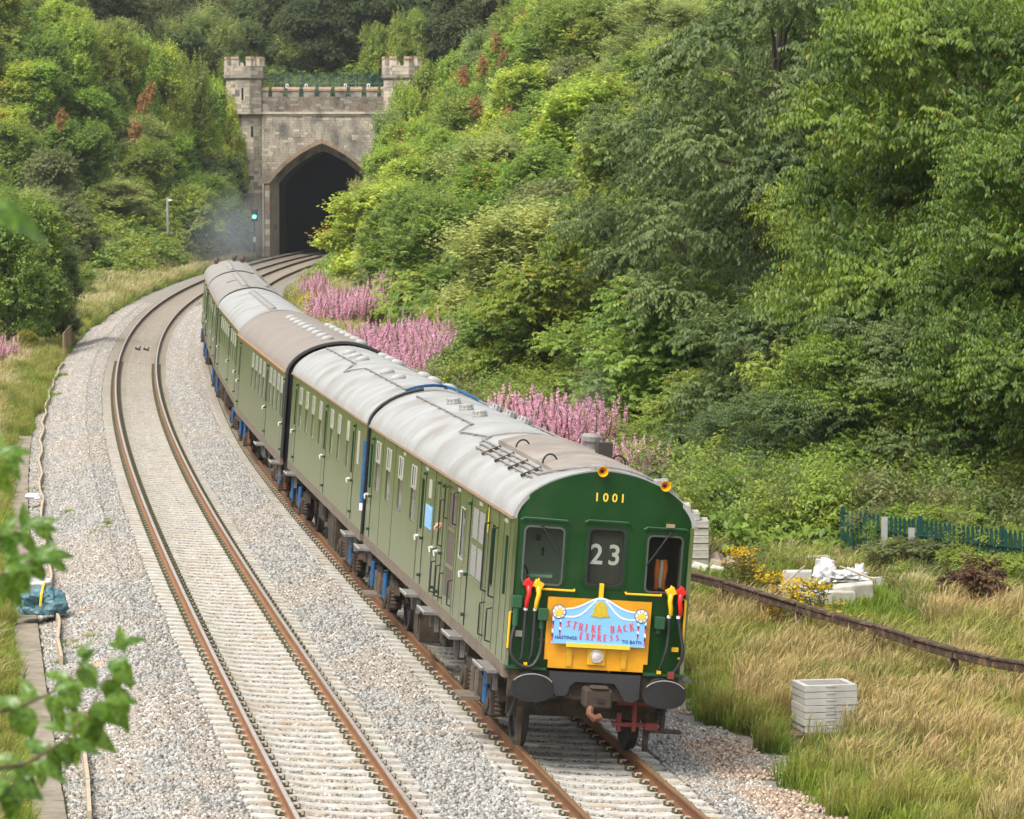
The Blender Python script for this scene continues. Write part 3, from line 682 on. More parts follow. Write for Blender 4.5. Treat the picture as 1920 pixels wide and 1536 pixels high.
# cab interior
it = MB(); it.box(-HW+.06, -.3, .95, .98, 1.3, 3.3).build('cab_back_wall', M_cabin, c1.root) if True else None
MB().box(-.31, -.28, .06, 1.5, 1.3, 3.6).build('cab_partition', M_cabin, c1.root)
MB().box(.38, .41, .06, 1.5, 1.3, 3.6).build('cab_partition', M_brn, c1.root)
MB().box(.42, HW-.06, 1.3, 1.33, 1.3, 3.3).build('cab_back_wall', mat('cab_wall_olive', (.12,.11,.07), None), c1.root)
MB().box(-.9, -.6, .25, .5, 2.34, 2.38).build('desk', M_desk, c1.root)
hw_ = MB(); hw_.tube([(-1.0+.13*math.cos(a)*.6, .3+.02*math.sin(a), 2.36+.13*math.sin(a)) for a in np.linspace(0, 6.1, 16)], .012, 5); hw_.tube([(-1.0,.3,2.23),(-1.0,.3,2.48)], .008, 5); hw_.build('brake_wheel', M_black, c1.root)
MB().obox((-.72, .92, 2.80), (.035,.03,.035)).build('red_box', M_shoe, c1.root)
MB().obox((-.64, .93, 2.62), (.012,.02,.05)).build('small_handle', M_black, c1.root)
# blind with train number behind the middle window
bl = MB(); bl.box(-.22, .28, -.028, -.02, 2.28, 3.07); blo = bl.build('route_blind', mat('blind_dark', (.035,.035,.03), (.055,.05,.04), 5, .7, streak=5), c1.root)
for ch, x in (('2', -.085), ('3', .15)):
    text('route_number', ch, .37, M_white, blo, (x, -.03, 2.70), (math.pi/2, 0, 0), .0015, xs=.95, bold=.006)
for ch, x in (('1',-.14),('0',-.025),('0',.095),('1',.20)): text('unit_number', ch, .155, M_num, face, (x, -.062, 3.455), (math.pi/2, 0, 0), .002, bold=.003, xs=.95)
# wipers
for pts in ([(-.84,-.085,3.06),(-.78,-.1,2.98),(-.62,-.095,2.72)], [(.86,-.06,3.04),(.80,-.08,2.95),(.62,-.075,2.68)]):
    m = MB(); m.tube(pts, .011, 5); m.lathe([(.025,0),(.02,.03)], pts[0], (0,-1,0), 8); a, b = Vector(pts[1]), Vector(pts[2]); m.tube([a+(b-a)*.35+Vector((0,.0,.0)), b+(b-a)*.25], .014, 4); m.build('wiper', M_black, face)
# yellow panel
yp = [(-.63,1.205),(.63,1.205),(.63,1.31),(.685,1.31),(.685,2.13),(-.685,2.13),(-.685,1.31),(-.63,1.31)]
ypo = MB().plate([p for p in yp], [], lambda u, v, t: (u, -.078+.012*(max(0, abs(u)-.42)/.77)+t, v), 0, .02).build('warning_panel', M_yel, face)
for x in (-.36, .36):
    m = MB(); m.box(x-.035, x+.035, -.10, -.079, 1.24, 1.58); m.box(x-.045, x+.045, -.105, -.079, 1.38, 1.40); m.build('board_bracket', mat('bracket_yellow', (.62,.33,.01), None, rough=.5), ypo)
m = MB(); m.box(-.12, .12, -.11, -.079, 1.265, 1.51); hb = m.build('headlamp', mat('lamp_box_yellow', (.7,.38,.01), None, rough=.45), ypo, bevel=.01)
m = MB(); m.lathe([(.088,0),(.088,.02),(.078,.022),(.078,.008)], (0,-.111,1.39), (0,-1,0), 22); m.build('bezel', M_alu, hb)
m = MB(); m.lathe([(.078,0),(.06,.014),(.03,.022),(.005,.024)], (0,-.114,1.39), (0,-1,0), 22); m.build('lens', M_lens, hb, smooth=True)
# headboard: a thing hung on the cab
HBd = empty('headboard', c1.root.location, c1.root.rotation_euler, 'light blue arched headboard lettered STRIKE BACK EXPRESS hung on the yellow panel', 'headboard'); 
bt = -.145
top = []
for i in range(25):
    u = -.62+1.24*i/24; k = math.exp(-(u/.25)**2); top.append((u, 1.995+.165*k))
out = [(.62,1.535),(.62,1.97)]+list(reversed(top))[1:-1]+[(-.62,1.97),(-.62,1.535)]
bd = MB().plate([(-.62,1.535)]+out[:1]+out[1:-1], [], lambda u, v, t: (u, bt+t, v), 0, .012).build('board', M_lblue, HBd)
def ribbon(name, pts, r, m): 
    mb = MB(); w_ = r
    for (a, b) in zip(pts[:-1], pts[1:]):
        d = Vector((b[0]-a[0], b[1]-a[1])).normalized(); n_ = Vector((-d.y, d.x))*w_
        mb.add([(a[0]+n_.x, bt-.004, a[1]+n_.y),(a[0]-n_.x, bt-.004, a[1]-n_.y),(b[0]-n_.x, bt-.004, b[1]-n_.y),(b[0]+n_.x, bt-.004, b[1]+n_.y),(a[0]+n_.x, bt-.001, a[1]+n_.y),(a[0]-n_.x, bt-.001, a[1]-n_.y),(b[0]-n_.x, bt-.001, b[1]-n_.y),(b[0]+n_.x, bt-.001, b[1]+n_.y)], [(0,3,2,1),(4,5,6,7),(0,1,5,4),(1,2,6,5),(2,3,7,6),(3,0,4,7)])
    return mb.build(name, m, HBd)
us = np.linspace(-.50, .50, 31)
ribbon('white_swag', [(u, 1.985+.165*math.exp(-(u/.25)**2)) for u in us], .012, M_white)
for s_ in (-1, 1): ribbon('white_swag', [(s_*u, 1.90+.23*math.exp(-(u/.19)**2)+.015*math.cos(u*9)) for u in np.linspace(.06, .49, 12)], .011, M_white)
for x in (-.545, .545):
    z = 1.95
    m = MB(); m.lathe([(.092,0),(.092,.006)], (x, bt-.004, z), (0,-1,0), 24); ro = m.build('rosette', M_dblue, HBd)
    m = MB(); m.lathe([(.083,0),(.083,.003)], (x, bt-.010, z), (0,-1,0), 24); m.build('rosette_face', M_white, ro)
    m = MB()
    for k in range(8):
        a = k*math.pi/4+.3; m.obox((x+.058*math.cos(a), bt-.0145, z+.058*math.sin(a)), (.024,.001,.003), (0,-a,0))
    m.build('rosette_spokes', M_dblue, ro)
    m = MB(); m.plate([(x-.05,z-.04),(x+.03,z-.055),(x+.055,z+.0),(x+.03,z+.04),(x+.0,z+.05),(x-.02,z+.015),(x-.055,z+.01)], [], lambda u, v, t: (u, bt-.018+t, v), 0, .004); m.build('rosette_bell', M_gold if False else M_num, ro)
    for dx, z1, z0 in ((-.065 if x < 0 else .065, z-.06, z-.38), (.03 if x < 0 else -.03, z-.09, z-.30)):
        n_ = 6
        for k in range(n_):
            a = z1+(z0-z1)*k/n_; b = z1+(z0-z1)*(k+1)/n_; o_ = .0
            MB().plate([(x+dx-.011,a),(x+dx+.011,a-.012),(x+dx+.011,b-.012),(x+dx-.011,b)], [], lambda u, v, t: (u, bt-.004+t, v), 0, .003).build('rosette_tail', (M_white, M_dblue, M_txtred)[k % 3], ro)
bell = [(-.13,1.985),(-.11,1.975),(-.02,1.965),(0,1.945),(.02,1.965),(.11,1.975),(.13,1.985),(.095,2.02),(.08,2.09),(.07,2.13),(.03,2.16),(.012,2.175),(-.012,2.175),(-.03,2.16),(-.07,2.13),(-.08,2.09),(-.095,2.02)]
MB().plate([(x, z-.06) for x, z in bell], [], lambda u, v, t: (u, bt-.008+t, v), 0, .007).build('bell_emblem', M_gold, HBd)
# art-deco lettering: thick stem, hairline rest
GL = {'S':[('t',(.5,.93),(.12,.72)),('T',(.12,.75),(.52,.25)),('t',(.5,.28),(.08,.06)),('t',(.12,.72),(.15,.9))],'T':[('T',(.3,0),(.3,1)),('t',(0,.97),(.6,.97))],'R':[('T',(.1,0),(.1,1)),('t',(.1,.97),(.5,.85)),('t',(.5,.85),(.48,.6)),('t',(.48,.6),(.12,.5)),('T',(.28,.5),(.58,0))],'I':[('T',(.15,0),(.15,1))],
 'K':[('T',(.1,0),(.1,1)),('t',(.12,.45),(.55,1)),('T',(.25,.55),(.58,0))],'E':[('T',(.1,0),(.1,1)),('t',(.1,.97),(.5,.97)),('t',(.1,.5),(.42,.5)),('t',(.1,.03),(.5,.03))],'B':[('T',(.1,0),(.1,1)),('t',(.1,.97),(.45,.85)),('T',(.45,.9),(.42,.55)),('T',(.48,.45),(.45,.1)),('t',(.1,.5),(.45,.5)),('t',(.1,.03),(.45,.1))],
 'A':[('t',(0,0),(.3,1)),('T',(.3,1),(.6,0)),('t',(.1,.33),(.48,.33))],'C':[('T',(.1,.2),(.1,.8)),('t',(.1,.8),(.5,.95)),('t',(.1,.2),(.5,.05))],'X':[('T',(.05,1),(.55,0)),('t',(.55,1),(.05,0))],'P':[('T',(.1,0),(.1,1)),('t',(.1,.97),(.5,.85)),('T',(.5,.88),(.46,.6)),('t',(.46,.6),(.12,.5))]}
def deco(s_, cx, zb_, h, sp, curve=0):
    n_ = len(s_); x0 = cx-(n_-1)*sp/2
    for i, ch in enumerate(s_):
        if ch == ' ': continue
        x = x0+i*sp; k = (x-cx); rot = curve*k*2*1.0; zz = zb_+curve*k*k
        mb = MB()
        for ty, a, b in GL[ch]:
            a = Vector(a); b = Vector(b); a.x -= .3; b.x -= .3; d = (b-a).normalized(); n2 = Vector((-d.y, d.x))*(.10 if ty == 'T' else .045)
            q = [a+n2, a-n2, b-n2, b+n2]
            q = [Vector((p.x*h*.9, p.y*h)) for p in q]; c_, s2 = math.cos(rot), math.sin(rot)
            q = [(x+p.x*c_-p.y*s2, zz+p.x*s2+p.y*c_) for p in q]
            mb.hexa([(u, bt-.006 if ty == 'T' else bt-.0055, v) for u, v in q]+[(u, bt-.001, v) for u, v in q])
        mb.build('letter', M_txtred, HBd)
deco('STRIKE BACK', 0.01, 1.70, .10, .086, curve=.27)
deco('EXPRESS', .01, 1.595, .088, .08, curve=.2)
text('lettering', 'HASTINGS', .062, M_dblue, HBd, (-.43, bt-.003, 1.615), (math.pi/2, 0, 0), .001, bold=.001)
text('lettering', 'TO BATH', .062, M_dblue, HBd, (.44, bt-.003, 1.60), (math.pi/2, 0, 0), .001, bold=.001)
MB().box(-.42, .42, bt-.022, bt-.004, 1.50, 1.555).build('clamp_bar', M_num, HBd)
# front fittings
m = MB(); m.box(-.025, .03, -.13, -.062, 2.15, 2.34); m.build('lamp_iron', M_yel2, face, bevel=.006)
for a, b in ((-.80,-.35),(.33,.80)):
    m = MB(); m.tube([(a, fy(a)+.0, 2.235),(a, fy(a)-.05, 2.225),(b, fy(b)-.05, 2.225),(b, fy(b), 2.235)], .015, 7); m.build('handrail', M_yel2, face)
for x, z0, z1 in ((-1.165,1.42,1.90),(1.14,1.40,2.18)):
    m = MB(); m.tube([(x*.975, fy(x), z1),(x, fy(x)-.06, z1-.01),(x, fy(x)-.06, z0+.01),(x*.975, fy(x), z0)], .017, 7); m.build('handrail', M_yel2, face)
def cock(x, m_, s_, z=2.28):
    y = fy(x)-.04
    a = MB(); a.obox((x, y-.02, z), (.06,.045,.05), (0,.5*s_,0)); a.cyl((x, y-.02, z), (x, y-.02, z+.085), .028, 8, .008); a.tube([(x+.0*s_, y-.03, z-.03),(x+.01*s_, y-.06, z-.12),(x-.01*s_, y-.05, z-.22),(x-.015*s_, y-.04, z-.31)], .028, 8, [.04,.032,.03,.026])
    return a.build('brake_cock', m_, face, smooth=True, bevel=.004)
cock(-.955, M_red, 1); cock(-.83, M_yel2, 1); cock(.925, M_yel2, -1); cock(1.06, M_red, -1)
m = MB(); m.cyl((-.955,-.07,2.27),(-.83,-.07,2.27),.022,8); m.build('link_bar', M_red, face)
def hose(pts, r=.024, nm='air_hose', m_=None):
    P_ = [Vector(p) for p in pts]; q = []
    for i in range(len(P_)-1):
        p0 = P_[max(i-1,0)]; p1 = P_[i]; p2 = P_[i+1]; p3 = P_[min(i+2, len(P_)-1)]
        for k in range(6):
            t = k/6; q.append(.5*((2*p1)+(p2-p0)*t+(2*p0-5*p1+4*p2-p3)*t*t+(3*p1-p0-3*p2+p3)*t**3))
    q.append(P_[-1]); return MB().tube(q, r, 8).build(nm, m_ or M_black, face, smooth=True)
def tip(x, z, y=-.07): MB().cyl((x, y, z), (x, y, z-.035), .027, 8).build('hose_ferrule', M_white, face)
hose([(-.97,-.07,1.95),(-.975,-.10,1.6),(-.98,-.11,1.35),(-1.0,-.10,1.28)]); tip(-.97, 1.97)
hose([(-.845,-.07,1.95),(-.85,-.1,1.6),(-.86,-.11,1.38),(-.88,-.1,1.30)]); tip(-.845, 1.97)
hose([(-1.09,-.05,1.75),(-1.13,-.09,1.55),(-1.12,-.12,1.35),(-1.0,-.14,1.22),(-.85,-.14,1.22),(-.76,-.11,1.36),(-.735,-.08,1.55),(-.74,-.06,1.70)], .026)
hose([(.925,-.07,1.95),(.93,-.09,1.7),(.91,-.11,1.5),(.86,-.09,1.3),(.85,-.06,1.22)]); tip(.925, 1.97)
hose([(1.05,-.07,1.95),(1.09,-.09,1.75),(1.13,-.12,1.5),(1.09,-.11,1.32),(1.01,-.08,1.2)]); tip(1.05, 1.97)
for x, z0, z1 in ((-1.09,1.72,2.12),(-.745,1.70,1.98),(.80,1.72,1.95)):
    m = MB(); m.box(x-.065, x+.065, fy(x)-.12, fy(x)-.002, z1-.16, z1); m.cyl((x, -.05, z1-.14), (x, -.05, z0), .045, 8); m.build('jumper_socket', M_faceL if x > 0 else mat('socket_green', (.02,.085,.035), None, rough=.35), face, bevel=.008)
MB().obox((-1.02, fy(-1.02)-.004, 1.62), (.05,.004,.04)).build('cab_plate', mat('cream_plate', (.45,.43,.33), None), face)
MB().obox((1.05, fy(1.0)-.004, 1.52), (.045,.004,.03)).build('cab_plate', M_yel2, face)
text('plate_lettering', 'MA 1001', .04, mat('faded_gold', (.3,.2,.03), None), face, (-.72, fy(-.72)-.006, 1.58), (math.pi/2,0,0), .001) if False else MB().obox((-.72, fy(-.72)-.003, 1.56), (.05,.002,.012)).build('small_legend', mat('faded_gold', (.22,.17,.03), None), face)
MB().obox((-.93,-.10,1.24), (.022,.03,.02)).build('valve_handle', M_yel2, face); MB().obox((1.0,-.09,1.19), (.04,.04,.045)).build('valve_handle', M_shoe, face); MB().obox((.84,-.08,1.22), (.025,.03,.02)).build('valve_handle', M_yel2, face)
MB().obox((.86, fy(.86)-.02, 3.14), (.055,.03,.022)).build('lamp_bracket', mat('bracket_tan', (.3,.22,.14), None), face)
MB().box(-1.19, -.64, -.075, .02, 1.165, 1.2).build('face_sill', M_faceL, face); MB().box(.64, 1.19, -.075, .02, 1.165, 1.2).build('face_sill', M_faceL, face)
# valance, buffer beam, buffers, coupler
pv = [(-.60,1.16),(.60,1.16),(.60,.86),(.52,.80),(.40,.82),(.33,.95),(.26,1.04),(-.26,1.04),(-.33,.97),(-.36,.86),(-.50,.84),(-.60,.98)]
MB().plate(pv, [], lambda u, v, t: (u, -.11+t, v), 0, .05).build('valance', mat('valance_black', (.03,.03,.032), None, rough=.6), c1.root)
MB().box(-1.12, 1.12, -.02, .12, .80, 1.16).build('buffer_beam', M_und, c1.root)
for x in (-.87, .87):
    m = MB(); m.cyl((x,-.38,.98), (x,.0,.98), .12, 14, .15); m.cyl((x,-.12,.98),(x,.02,.98),.17,14); bs = m.build('buffer', M_und, c1.root)
    pr = [(x+.285*math.copysign(abs(math.cos(a))**.8, math.cos(a)), .98+.185*math.copysign(abs(math.sin(a))**.85, math.sin(a))) for a in np.linspace(0, 2*math.pi, 33)[:-1]]
    MB().plate([(u, min(v, 1.15)) for u, v in pr], [], lambda u, v, t: (u, -.46+.02*((u-x)/.3)**2+t, v), 0, .035).build('buffer_head', M_buf, bs)
    MB().tube([(x+.283*math.cos(a), -.455, .98+.178*math.sin(a)) for a in np.linspace(.5, 2.64, 14)], .007, 5).build('top_rim', mat('rim_grey', (.3,.3,.3), None, rough=.4), bs)  # pale grey bead along the upper edge of the head
m = MB(); m.box(-.17, .2, -.42, -.1, .74, 1.0); m.obox((.02,-.36,1.01), (.13,.08,.03)); cp = m.build('coupler', M_undb, c1.root, bevel=.03)
MB().obox((.04,-.425,.85), (.045,.01,.025)).build('coupler_slot', M_black, cp)
m = MB(); m.tube([(-.08,-.40,.76),(-.10,-.44,.68),(-.04,-.46,.62),(.05,-.42,.64)], .05, 8); m.build('coupler_hook', M_hook, cp, smooth=True)
# bogie end, shoe beam, life guards
MB().box(-1.0, 1.0, .75, .85, .46, .80).build('headstock', M_und, c1.root)
for x in (-.76, .76): MB().obox((x*1.12, .55, .34), (.035,.03,.26)).build('lifeguard', M_und, c1.root)
sg = MB(); sg.box(.62,.68,.35,.45,.36,.80); sg.box(.40,.92,.36,.44,.70,.76); sg.box(.36,.95,.36,.44,.42,.48); sg.obox((.88,.4,.44), (.09,.08,.05)); sg.box(.42,.48,.37,.43,.35,.6); sg.build('shoe_gear', M_shoe, c1.root, bevel=.008)
MB().box(.85, 1.28, .32, .5, .36, .40).build('collector_shoe', M_und, c1.root); MB().box(1.0, 1.05, .3, .4, .4, 1.0).build('shoe_hanger', M_und, c1.root)
m = MB(); m.tube([(1.0,.2,1.1),(1.03,.15,.8),(.98,.2,.55)], .025, 6); m.tube([(-.9,.1,1.1),(-.98,.05,.8),(-1.05,.15,.5)], .025, 6); m.tube([(-.7,.1,1.0),(-.72,.05,.7),(-.6,.2,.55)], .025, 6); m.build('brake_pipe', M_black, c1.root)
for x in (-1.3, 1.3): MB().box(x-.06, x+.06, .25, 1.3, 1.05, 1.09).build('cab_step', M_step, c1.root)
# horns
for x, z in ((-.10,3.80),(.74,3.66)):
    m = MB(); m.lathe([(.018,-.02),(.022,-.22),(.028,-.24)], (x,-.02,z), (0,-1,0), 10) if False else None
    m = MB(); m.lathe([(.016,-.30),(.02,-.1),(.035,-.04),(.066,.02),(.07,.03),(.064,.03),(.03,-.03),(.016,-.08)], (x,-.12,z), (0,-1,0), 20); h_ = m.build('horn', M_yel, c1.root, smooth=True)
    MB().lathe([(.022,0),(.020,.002)], (x,-.075,z), (0,-1,0), 12).build('horn_throat', M_black, h_)
    m = MB(); m.obox((x-.02,.12,z+.02), (.09,.08,.05)); m.obox((x+.03,.14,z+.05), (.05,.08,.03)); m.build('horn_cover', M_ridge, h_, bevel=.02)
# roof work of the leading coach
hatch = MB(); pr = [(x, c1.rz(x)) for x in np.linspace(-.62, .62, 15)]
V = []; k = len(pr)
for y, dz in ((.55,.004),(.9,.05),(5.3,.075),(5.8,.06)): V += [(x, y, z+dz) for x, z in pr]+[(x, y, z-.05) for x, z in pr]
F = []
for i in range(3):
    for j in range(k-1): F += [(i*2*k+j, i*2*k+j+1, (i+1)*2*k+j+1, (i+1)*2*k+j)]
    F += [(i*2*k, (i+1)*2*k, (i+1)*2*k+k, i*2*k+k), (i*2*k+k-1, i*2*k+2*k-1, (i+1)*2*k+2*k-1, (i+1)*2*k+k-1)]
for i in (0, 3): F += [(i*2*k+j, i*2*k+j+1, i*2*k+k+j+1, i*2*k+k+j) for j in range(k-1)]
hatch.add(V, F).build('engine_hatch', M_sooty, c1.root, smooth=True)
MB().plate([(x, c1.rz(x)+.066) for x in np.linspace(-.55,.6,12)]+[(x, c1.rz(x)-.01) for x in np.linspace(.6,-.55,12)], [], lambda u, v, t: (u, 5.3+t, v), 0, .04).build('hatch_louvre', M_brn, c1.root)
for x, y in ((-.5,4.2),(-.52,1.6),(.7,3.2),(.78,.9)):
    z = c1.rz(x)+.02; MB().tube([(x+.10*math.cos(a), y, z+.13*math.sin(a)) for a in np.linspace(0, math.pi, 10)], .013, 6).build('lifting_eye', M_black, c1.root)
c1.roofpipe([(-.78,6.6),(-.78,.9)], .014); c1.roofpipe([(-.86,6.4),(-.86,.95)], .014); c1.roofpipe([(-.70,6.9),(-.70,1.1)], .014)
for y in (5.2, 3.9, 2.6, 1.4): MB().obox((-.80, y, c1.rz(-.8)+.03), (.15,.02,.02), (0,-.45,0)).build('grille_bracket', M_und, c1.root)
c1.roofpipe([(-.78,6.6),(-.55,6.9),(.1,6.5)], .014); c1.roofpipe([(-.78,.9),(-.45,.45),(-.1,.25),(.74,.3),(1.0,.25)], .016)
c1.roofpipe([(-.52,16.6),(-.52,9.4),(-.78,8.9),(-.6,6.9)], .013); c1.roofpipe([(.62,16.8),(.62,1.0)], .014); c1.roofpipe([(.70,9.0),(.70,1.0)], .014)
for y in (13.9, 12.3, 10.7): c1.vent(-.22, y, 'round'); c1.vent(.48, y, 'round')
m = MB(); m.box(.36,.56,2.95,3.2,c1.rz(.45)-.1,c1.rz(.45)+.24); m.build('exhaust_stack', mat('exhaust_soot', (.03,.025,.022), None, rough=.8), c1.root)
m = MB(); m.lathe([(.09,0),(.09,.16),(.14,.17),(.15,.24),(.11,.28)], (.58,4.9,c1.rz(.58)), (0,0,1), 14); m.build('exhaust_cowl', M_ridge, c1.root)
c1.roofpipe([(-.55,16.9),(.1,15.9),(.05,16.9)], .02, 'blue_cable', M_blue) if False else None
# ---- other coaches
def rear(Y0, L, hw, label, sm, rm, wins, doors, sp=None, seed=1, vents=((),()), vk='shell', zc=3.12, rise=.68, zb=1.2, cep=False, detail=True, boards=()):
    c = Coach(Y0, L, hw, label, sm, rm, zb=zb, zc=zc, rise=rise); c.cepflag = cep
    H = [(a, b, 2.05, 2.95) for a, b in wins]+[(d-.17, d+.17, 2.06, 2.84) for d in doors]
    c.shell(H); c.endwall(.05, M_black); c.endwall(L-.09)
    for a, b in wins: c.window(a, b, 2.05, 2.95, 2.6)
    for d in doors: c.door(d)
    c.steps(boards); c.under(seed, lite=not detail)
    for y in vents[0]: c.vent(-.30, y, vk)
    for y in vents[1]: c.vent(.45, y, vk)
    # gangway bellows towards the coach ahead
    MB().plate([(-.5,1.15),(.5,1.15),(.5,3.05),(-.5,3.05)], [[(-.36,1.3),(-.36,2.9),(.36,2.9),(.36,1.3)]], lambda u, v, t: (u, -.28+t, v), 0, .34).build('gangway', M_black, c.root)
    MB().box(-hw+.1, hw-.1, -.02, .04, .85, 1.18).build('buffer_beam', M_und, c.root)
    return c
c2 = rear(65.55, 16.5, HW, 'second green coach, pale roofed, with a blue cable over its leading end', M_side, M_roofW, [(13.75,14.4),(12.2,12.8),(10.65,11.25),(9.0,9.55),(6.45,7.0),(4.9,5.45),(3.2,3.65)], [15.3,8.0,2.35], vents=((13.2,11.8,10.4,5.6,3.6),(13.4,12.0,10.6,5.8,4.2,1.8)), boards=(1.2, 14.6), seed=2)
MB().box(-HW-.01,-HW-.001,1.2,1.5,2.3,2.9).build('small_window', M_alu, c2.root)
c2.roofpipe([(-.52,16.2),(-.52,9.6),(-.85,8.6),(-.5,7.6),(-.5,.6)], .013); c2.roofpipe([(.66,16.3),(.66,.4)], .014)
c2.roofpipe([(-.55,.05),(.0,.5),(.25,.75)], .028, 'blue_cable', M_blue, lift=.05); c2.roofpipe([(.25,.75),(.85,.2),(1.02,.05)], .028, 'blue_cable', M_blue, lift=.05)
c3 = rear(82.5, 19.0, 1.30, 'third coach, tan roofed with a bright orange line under the roof', M_sideCEP, M_roofT, [(11.6,12.3),(10.1,10.8),(8.6,9.3),(7.1,7.8),(4.6,5.3),(3.3,4.0),(1.9,2.6),(.8,1.35)], [6.2, 17.6, .35], vents=(np.arange(1.6,14.5,1.5),np.arange(1.4,10.5,1.5)), cep=True, zc=3.1, rise=.75, seed=3, boards=(.6, 6.2))
c4 = rear(102.2, 19.6, HW, 'fourth green coach, white roofed, ahead of the tan-roofed rear coaches', M_side, M_roofW, [(15.6,16.2),(14,14.6),(12.4,13),(10.8,11.4),(9.2,9.8),(6.6,7.2),(5,5.6),(3.4,4)], [17.3,8.2,2.3], vents=(np.arange(1.5,16,1.1),()), seed=5, detail=False)
c5 = rear(122.4, 19.6, HW, 'fifth green coach, tan-grey roofed with dark fittings, on the curve', M_side, M_roofD, [(15.6,16.2),(12.4,13),(9.2,9.8),(5,5.6)], [17.3,8.2,2.3], vents=(np.arange(2,17,1.4),np.arange(4,17,2)), seed=6, detail=False)
c5.roofpipe([(-.2,1),(-.2,18.8)], .02); c5.roofpipe([(-.75,9.5),(-.3,9.2)], .03)
c6 = rear(142.6, 17.2, HW, 'rearmost green coach, tan-grey roofed, below the exhaust haze', M_side, M_roofD, [(12.4,13),(9.2,9.8),(5,5.6)], [8.2,2.3], vents=(np.arange(2,10,1.4),()), seed=7, detail=False)
c6.roofpipe([(-.2,.5),(-.2,16.8)], .025); c6.roofpipe([(.5,.5),(.5,16.8)], .03)
for x, y in ((.0,15.5),(.35,15.9),(-.75,15.5)): MB().lathe([(.07,0),(.09,.1),(.13,.14),(.12,.26),(.05,.28)], (x,y,c6.rz(x)), (0,0,1), 10).build('exhaust_cowl', M_brn, c6.root)
# rubber joint and cables between first and second coach
def jointpipe(c, y, m_, r, nm, z0, z1, xo=.03):
    pts = [(x*1.0, y, z+.04) for x, z in arc(HW+xo, 3.12, .70) if x < -.15]
    c_ = MB().tube([(-HW-xo, y, z0)]+[(-HW-xo, y, z1)]+pts, r, 7).build(nm, m_, c.root, smooth=True); return c_
jointpipe(c1, 17.42, M_black, .032, 'joint_hose', 1.2, 3.0)
MB().tube([(-HW-.06,17.44,1.75),(-HW-.06,17.44,2.85)], .045, 8).build('blue_cable', M_blue, c1.root, smooth=True)
MB().tube([(-HW-.06,17.44,1.62),(-HW-.06,17.44,1.75)], .045, 8).build('cable_sleeve', M_white, c1.root)
for c, x0 in ((c3, 1.30),(c4, HW),(c5, HW),(c6, HW)):
    pr = arc(x0-.02, c.zc, c.rise); MB().tube([(-x0+.02,-.1,1.2)]+[(x, -.12, z) for x, z in pr]+[(x0-.02,-.1,1.2)], .045, 6).build('joint_rubber', M_black, c.root)
# ---- guard's hand at the droplight: forearm in dark sleeve, palm, five fingers
hd = empty('person', c1.root.location, c1.root.rotation_euler, 'person inside the leading coach with one hand out of a door window', 'person'); 
M_skin = mat('skin', (.55,.27,.18), None, rough=.5); M_sleeve = mat('dark_sleeve', (.015,.02,.03), None, rough=.9)
m = MB(); m.tube([(-.75,7.2,2.0),(-1.0,7.17,2.28),(-1.17,7.14,2.34)], .045, 8, [.06,.05,.04]); m.build('sleeve', M_sleeve, hd, smooth=True)
m = MB(); m.tube([(-1.15,7.14,2.335),(-1.22,7.13,2.345),(-1.27,7.13,2.33)], .035, 8, [.032,.042,.038])
for k in range(4): m.tube([(-1.26,7.10+k*.021,2.335),(-1.29-.004*(1-abs(k-1.4)),7.10+k*.021,2.31),(-1.285,7.10+k*.021,2.27+.006*abs(k-1))], .011, 6)
m.tube([(-1.2,7.10,2.33),(-1.235,7.075,2.30),(-1.25,7.075,2.275)], .012, 6); m.build('hand', M_skin, hd, smooth=True)
m = MB(); m.lathe([(.02,-.14),(.07,-.10),(.088,-.02),(.092,.04),(.08,.09),(.03,.125)], (-.8,7.35,2.45), (0,0,1), 12); m.build('head', M_skin, hd, smooth=True)
m = MB(); m.tube([(-.78,7.4,1.35),(-.78,7.4,1.9),(-.78,7.38,2.2),(-.79,7.36,2.32)], .16, 10, [.15,.2,.21,.06]); m.build('jacket', M_sleeve, hd, smooth=True)
# ---- orange jacket seen through the right cab window
jk = empty('hi_vis_jacket', c1.root.location, c1.root.rotation_euler, 'orange jacket with pale front hanging behind the right cab window', 'jacket')
m = MB()
for s_ in (-1, 1): m.tube([(.83+s_*.045,.25,2.66),(.83+s_*.055,.22,2.55),(.82+s_*.04,.21,2.4),(.825+s_*.045,.23,2.28)], .035, 8, [.03,.04,.035,.03])
m.build('orange_panel', M_hiv, jk, smooth=True)
MB().tube([(.83,.21,2.66),(.83,.18,2.55),(.82,.17,2.4),(.825,.19,2.3)], .03, 8, [.02,.03,.026,.022]).build('pale_front', mat('pale_cloth', (.6,.55,.42), None), jk, smooth=True)
# ------------------------------------------------------------------ tunnel portal
M_stone = mat('oolite_grey', (.49,.425,.33), (.31,.275,.22), .9, .9, .15, streak=5, fac=(.4,.62), c3=(.15,.14,.125), s3=.5, bump=.5, bscale=14, coords='World')
M_stoneL = mat('oolite_buff', (.58,.51,.39), (.45,.40,.31), 2.5, .9, .15, c3=(.25,.225,.19), s3=.8, bump=.4, bscale=14, coords='World')
M_stoneD = mat('oolite_sooty', (.26,.24,.205), (.34,.31,.26), 1.2, .9, .15, streak=5, c3=(.12,.11,.10), s3=.8, bump=.4, bscale=14, coords='World')
M_stoneK = mat('oolite_dark', (.19,.155,.12), (.27,.225,.17), 1.2, .9, .15, streak=4, c3=(.08,.075,.07), s3=.7, bump=.4, bscale=14, coords='World')
M_stoneP = mat('oolite_pinkish', (.37,.26,.17), (.24,.175,.12), 3, .9, .15, bump=.4, bscale=14, coords='World')
M_bore = mat('bore_soot', (.012,.012,.013), (.02,.02,.02), 2, .9, .1, coords='World')
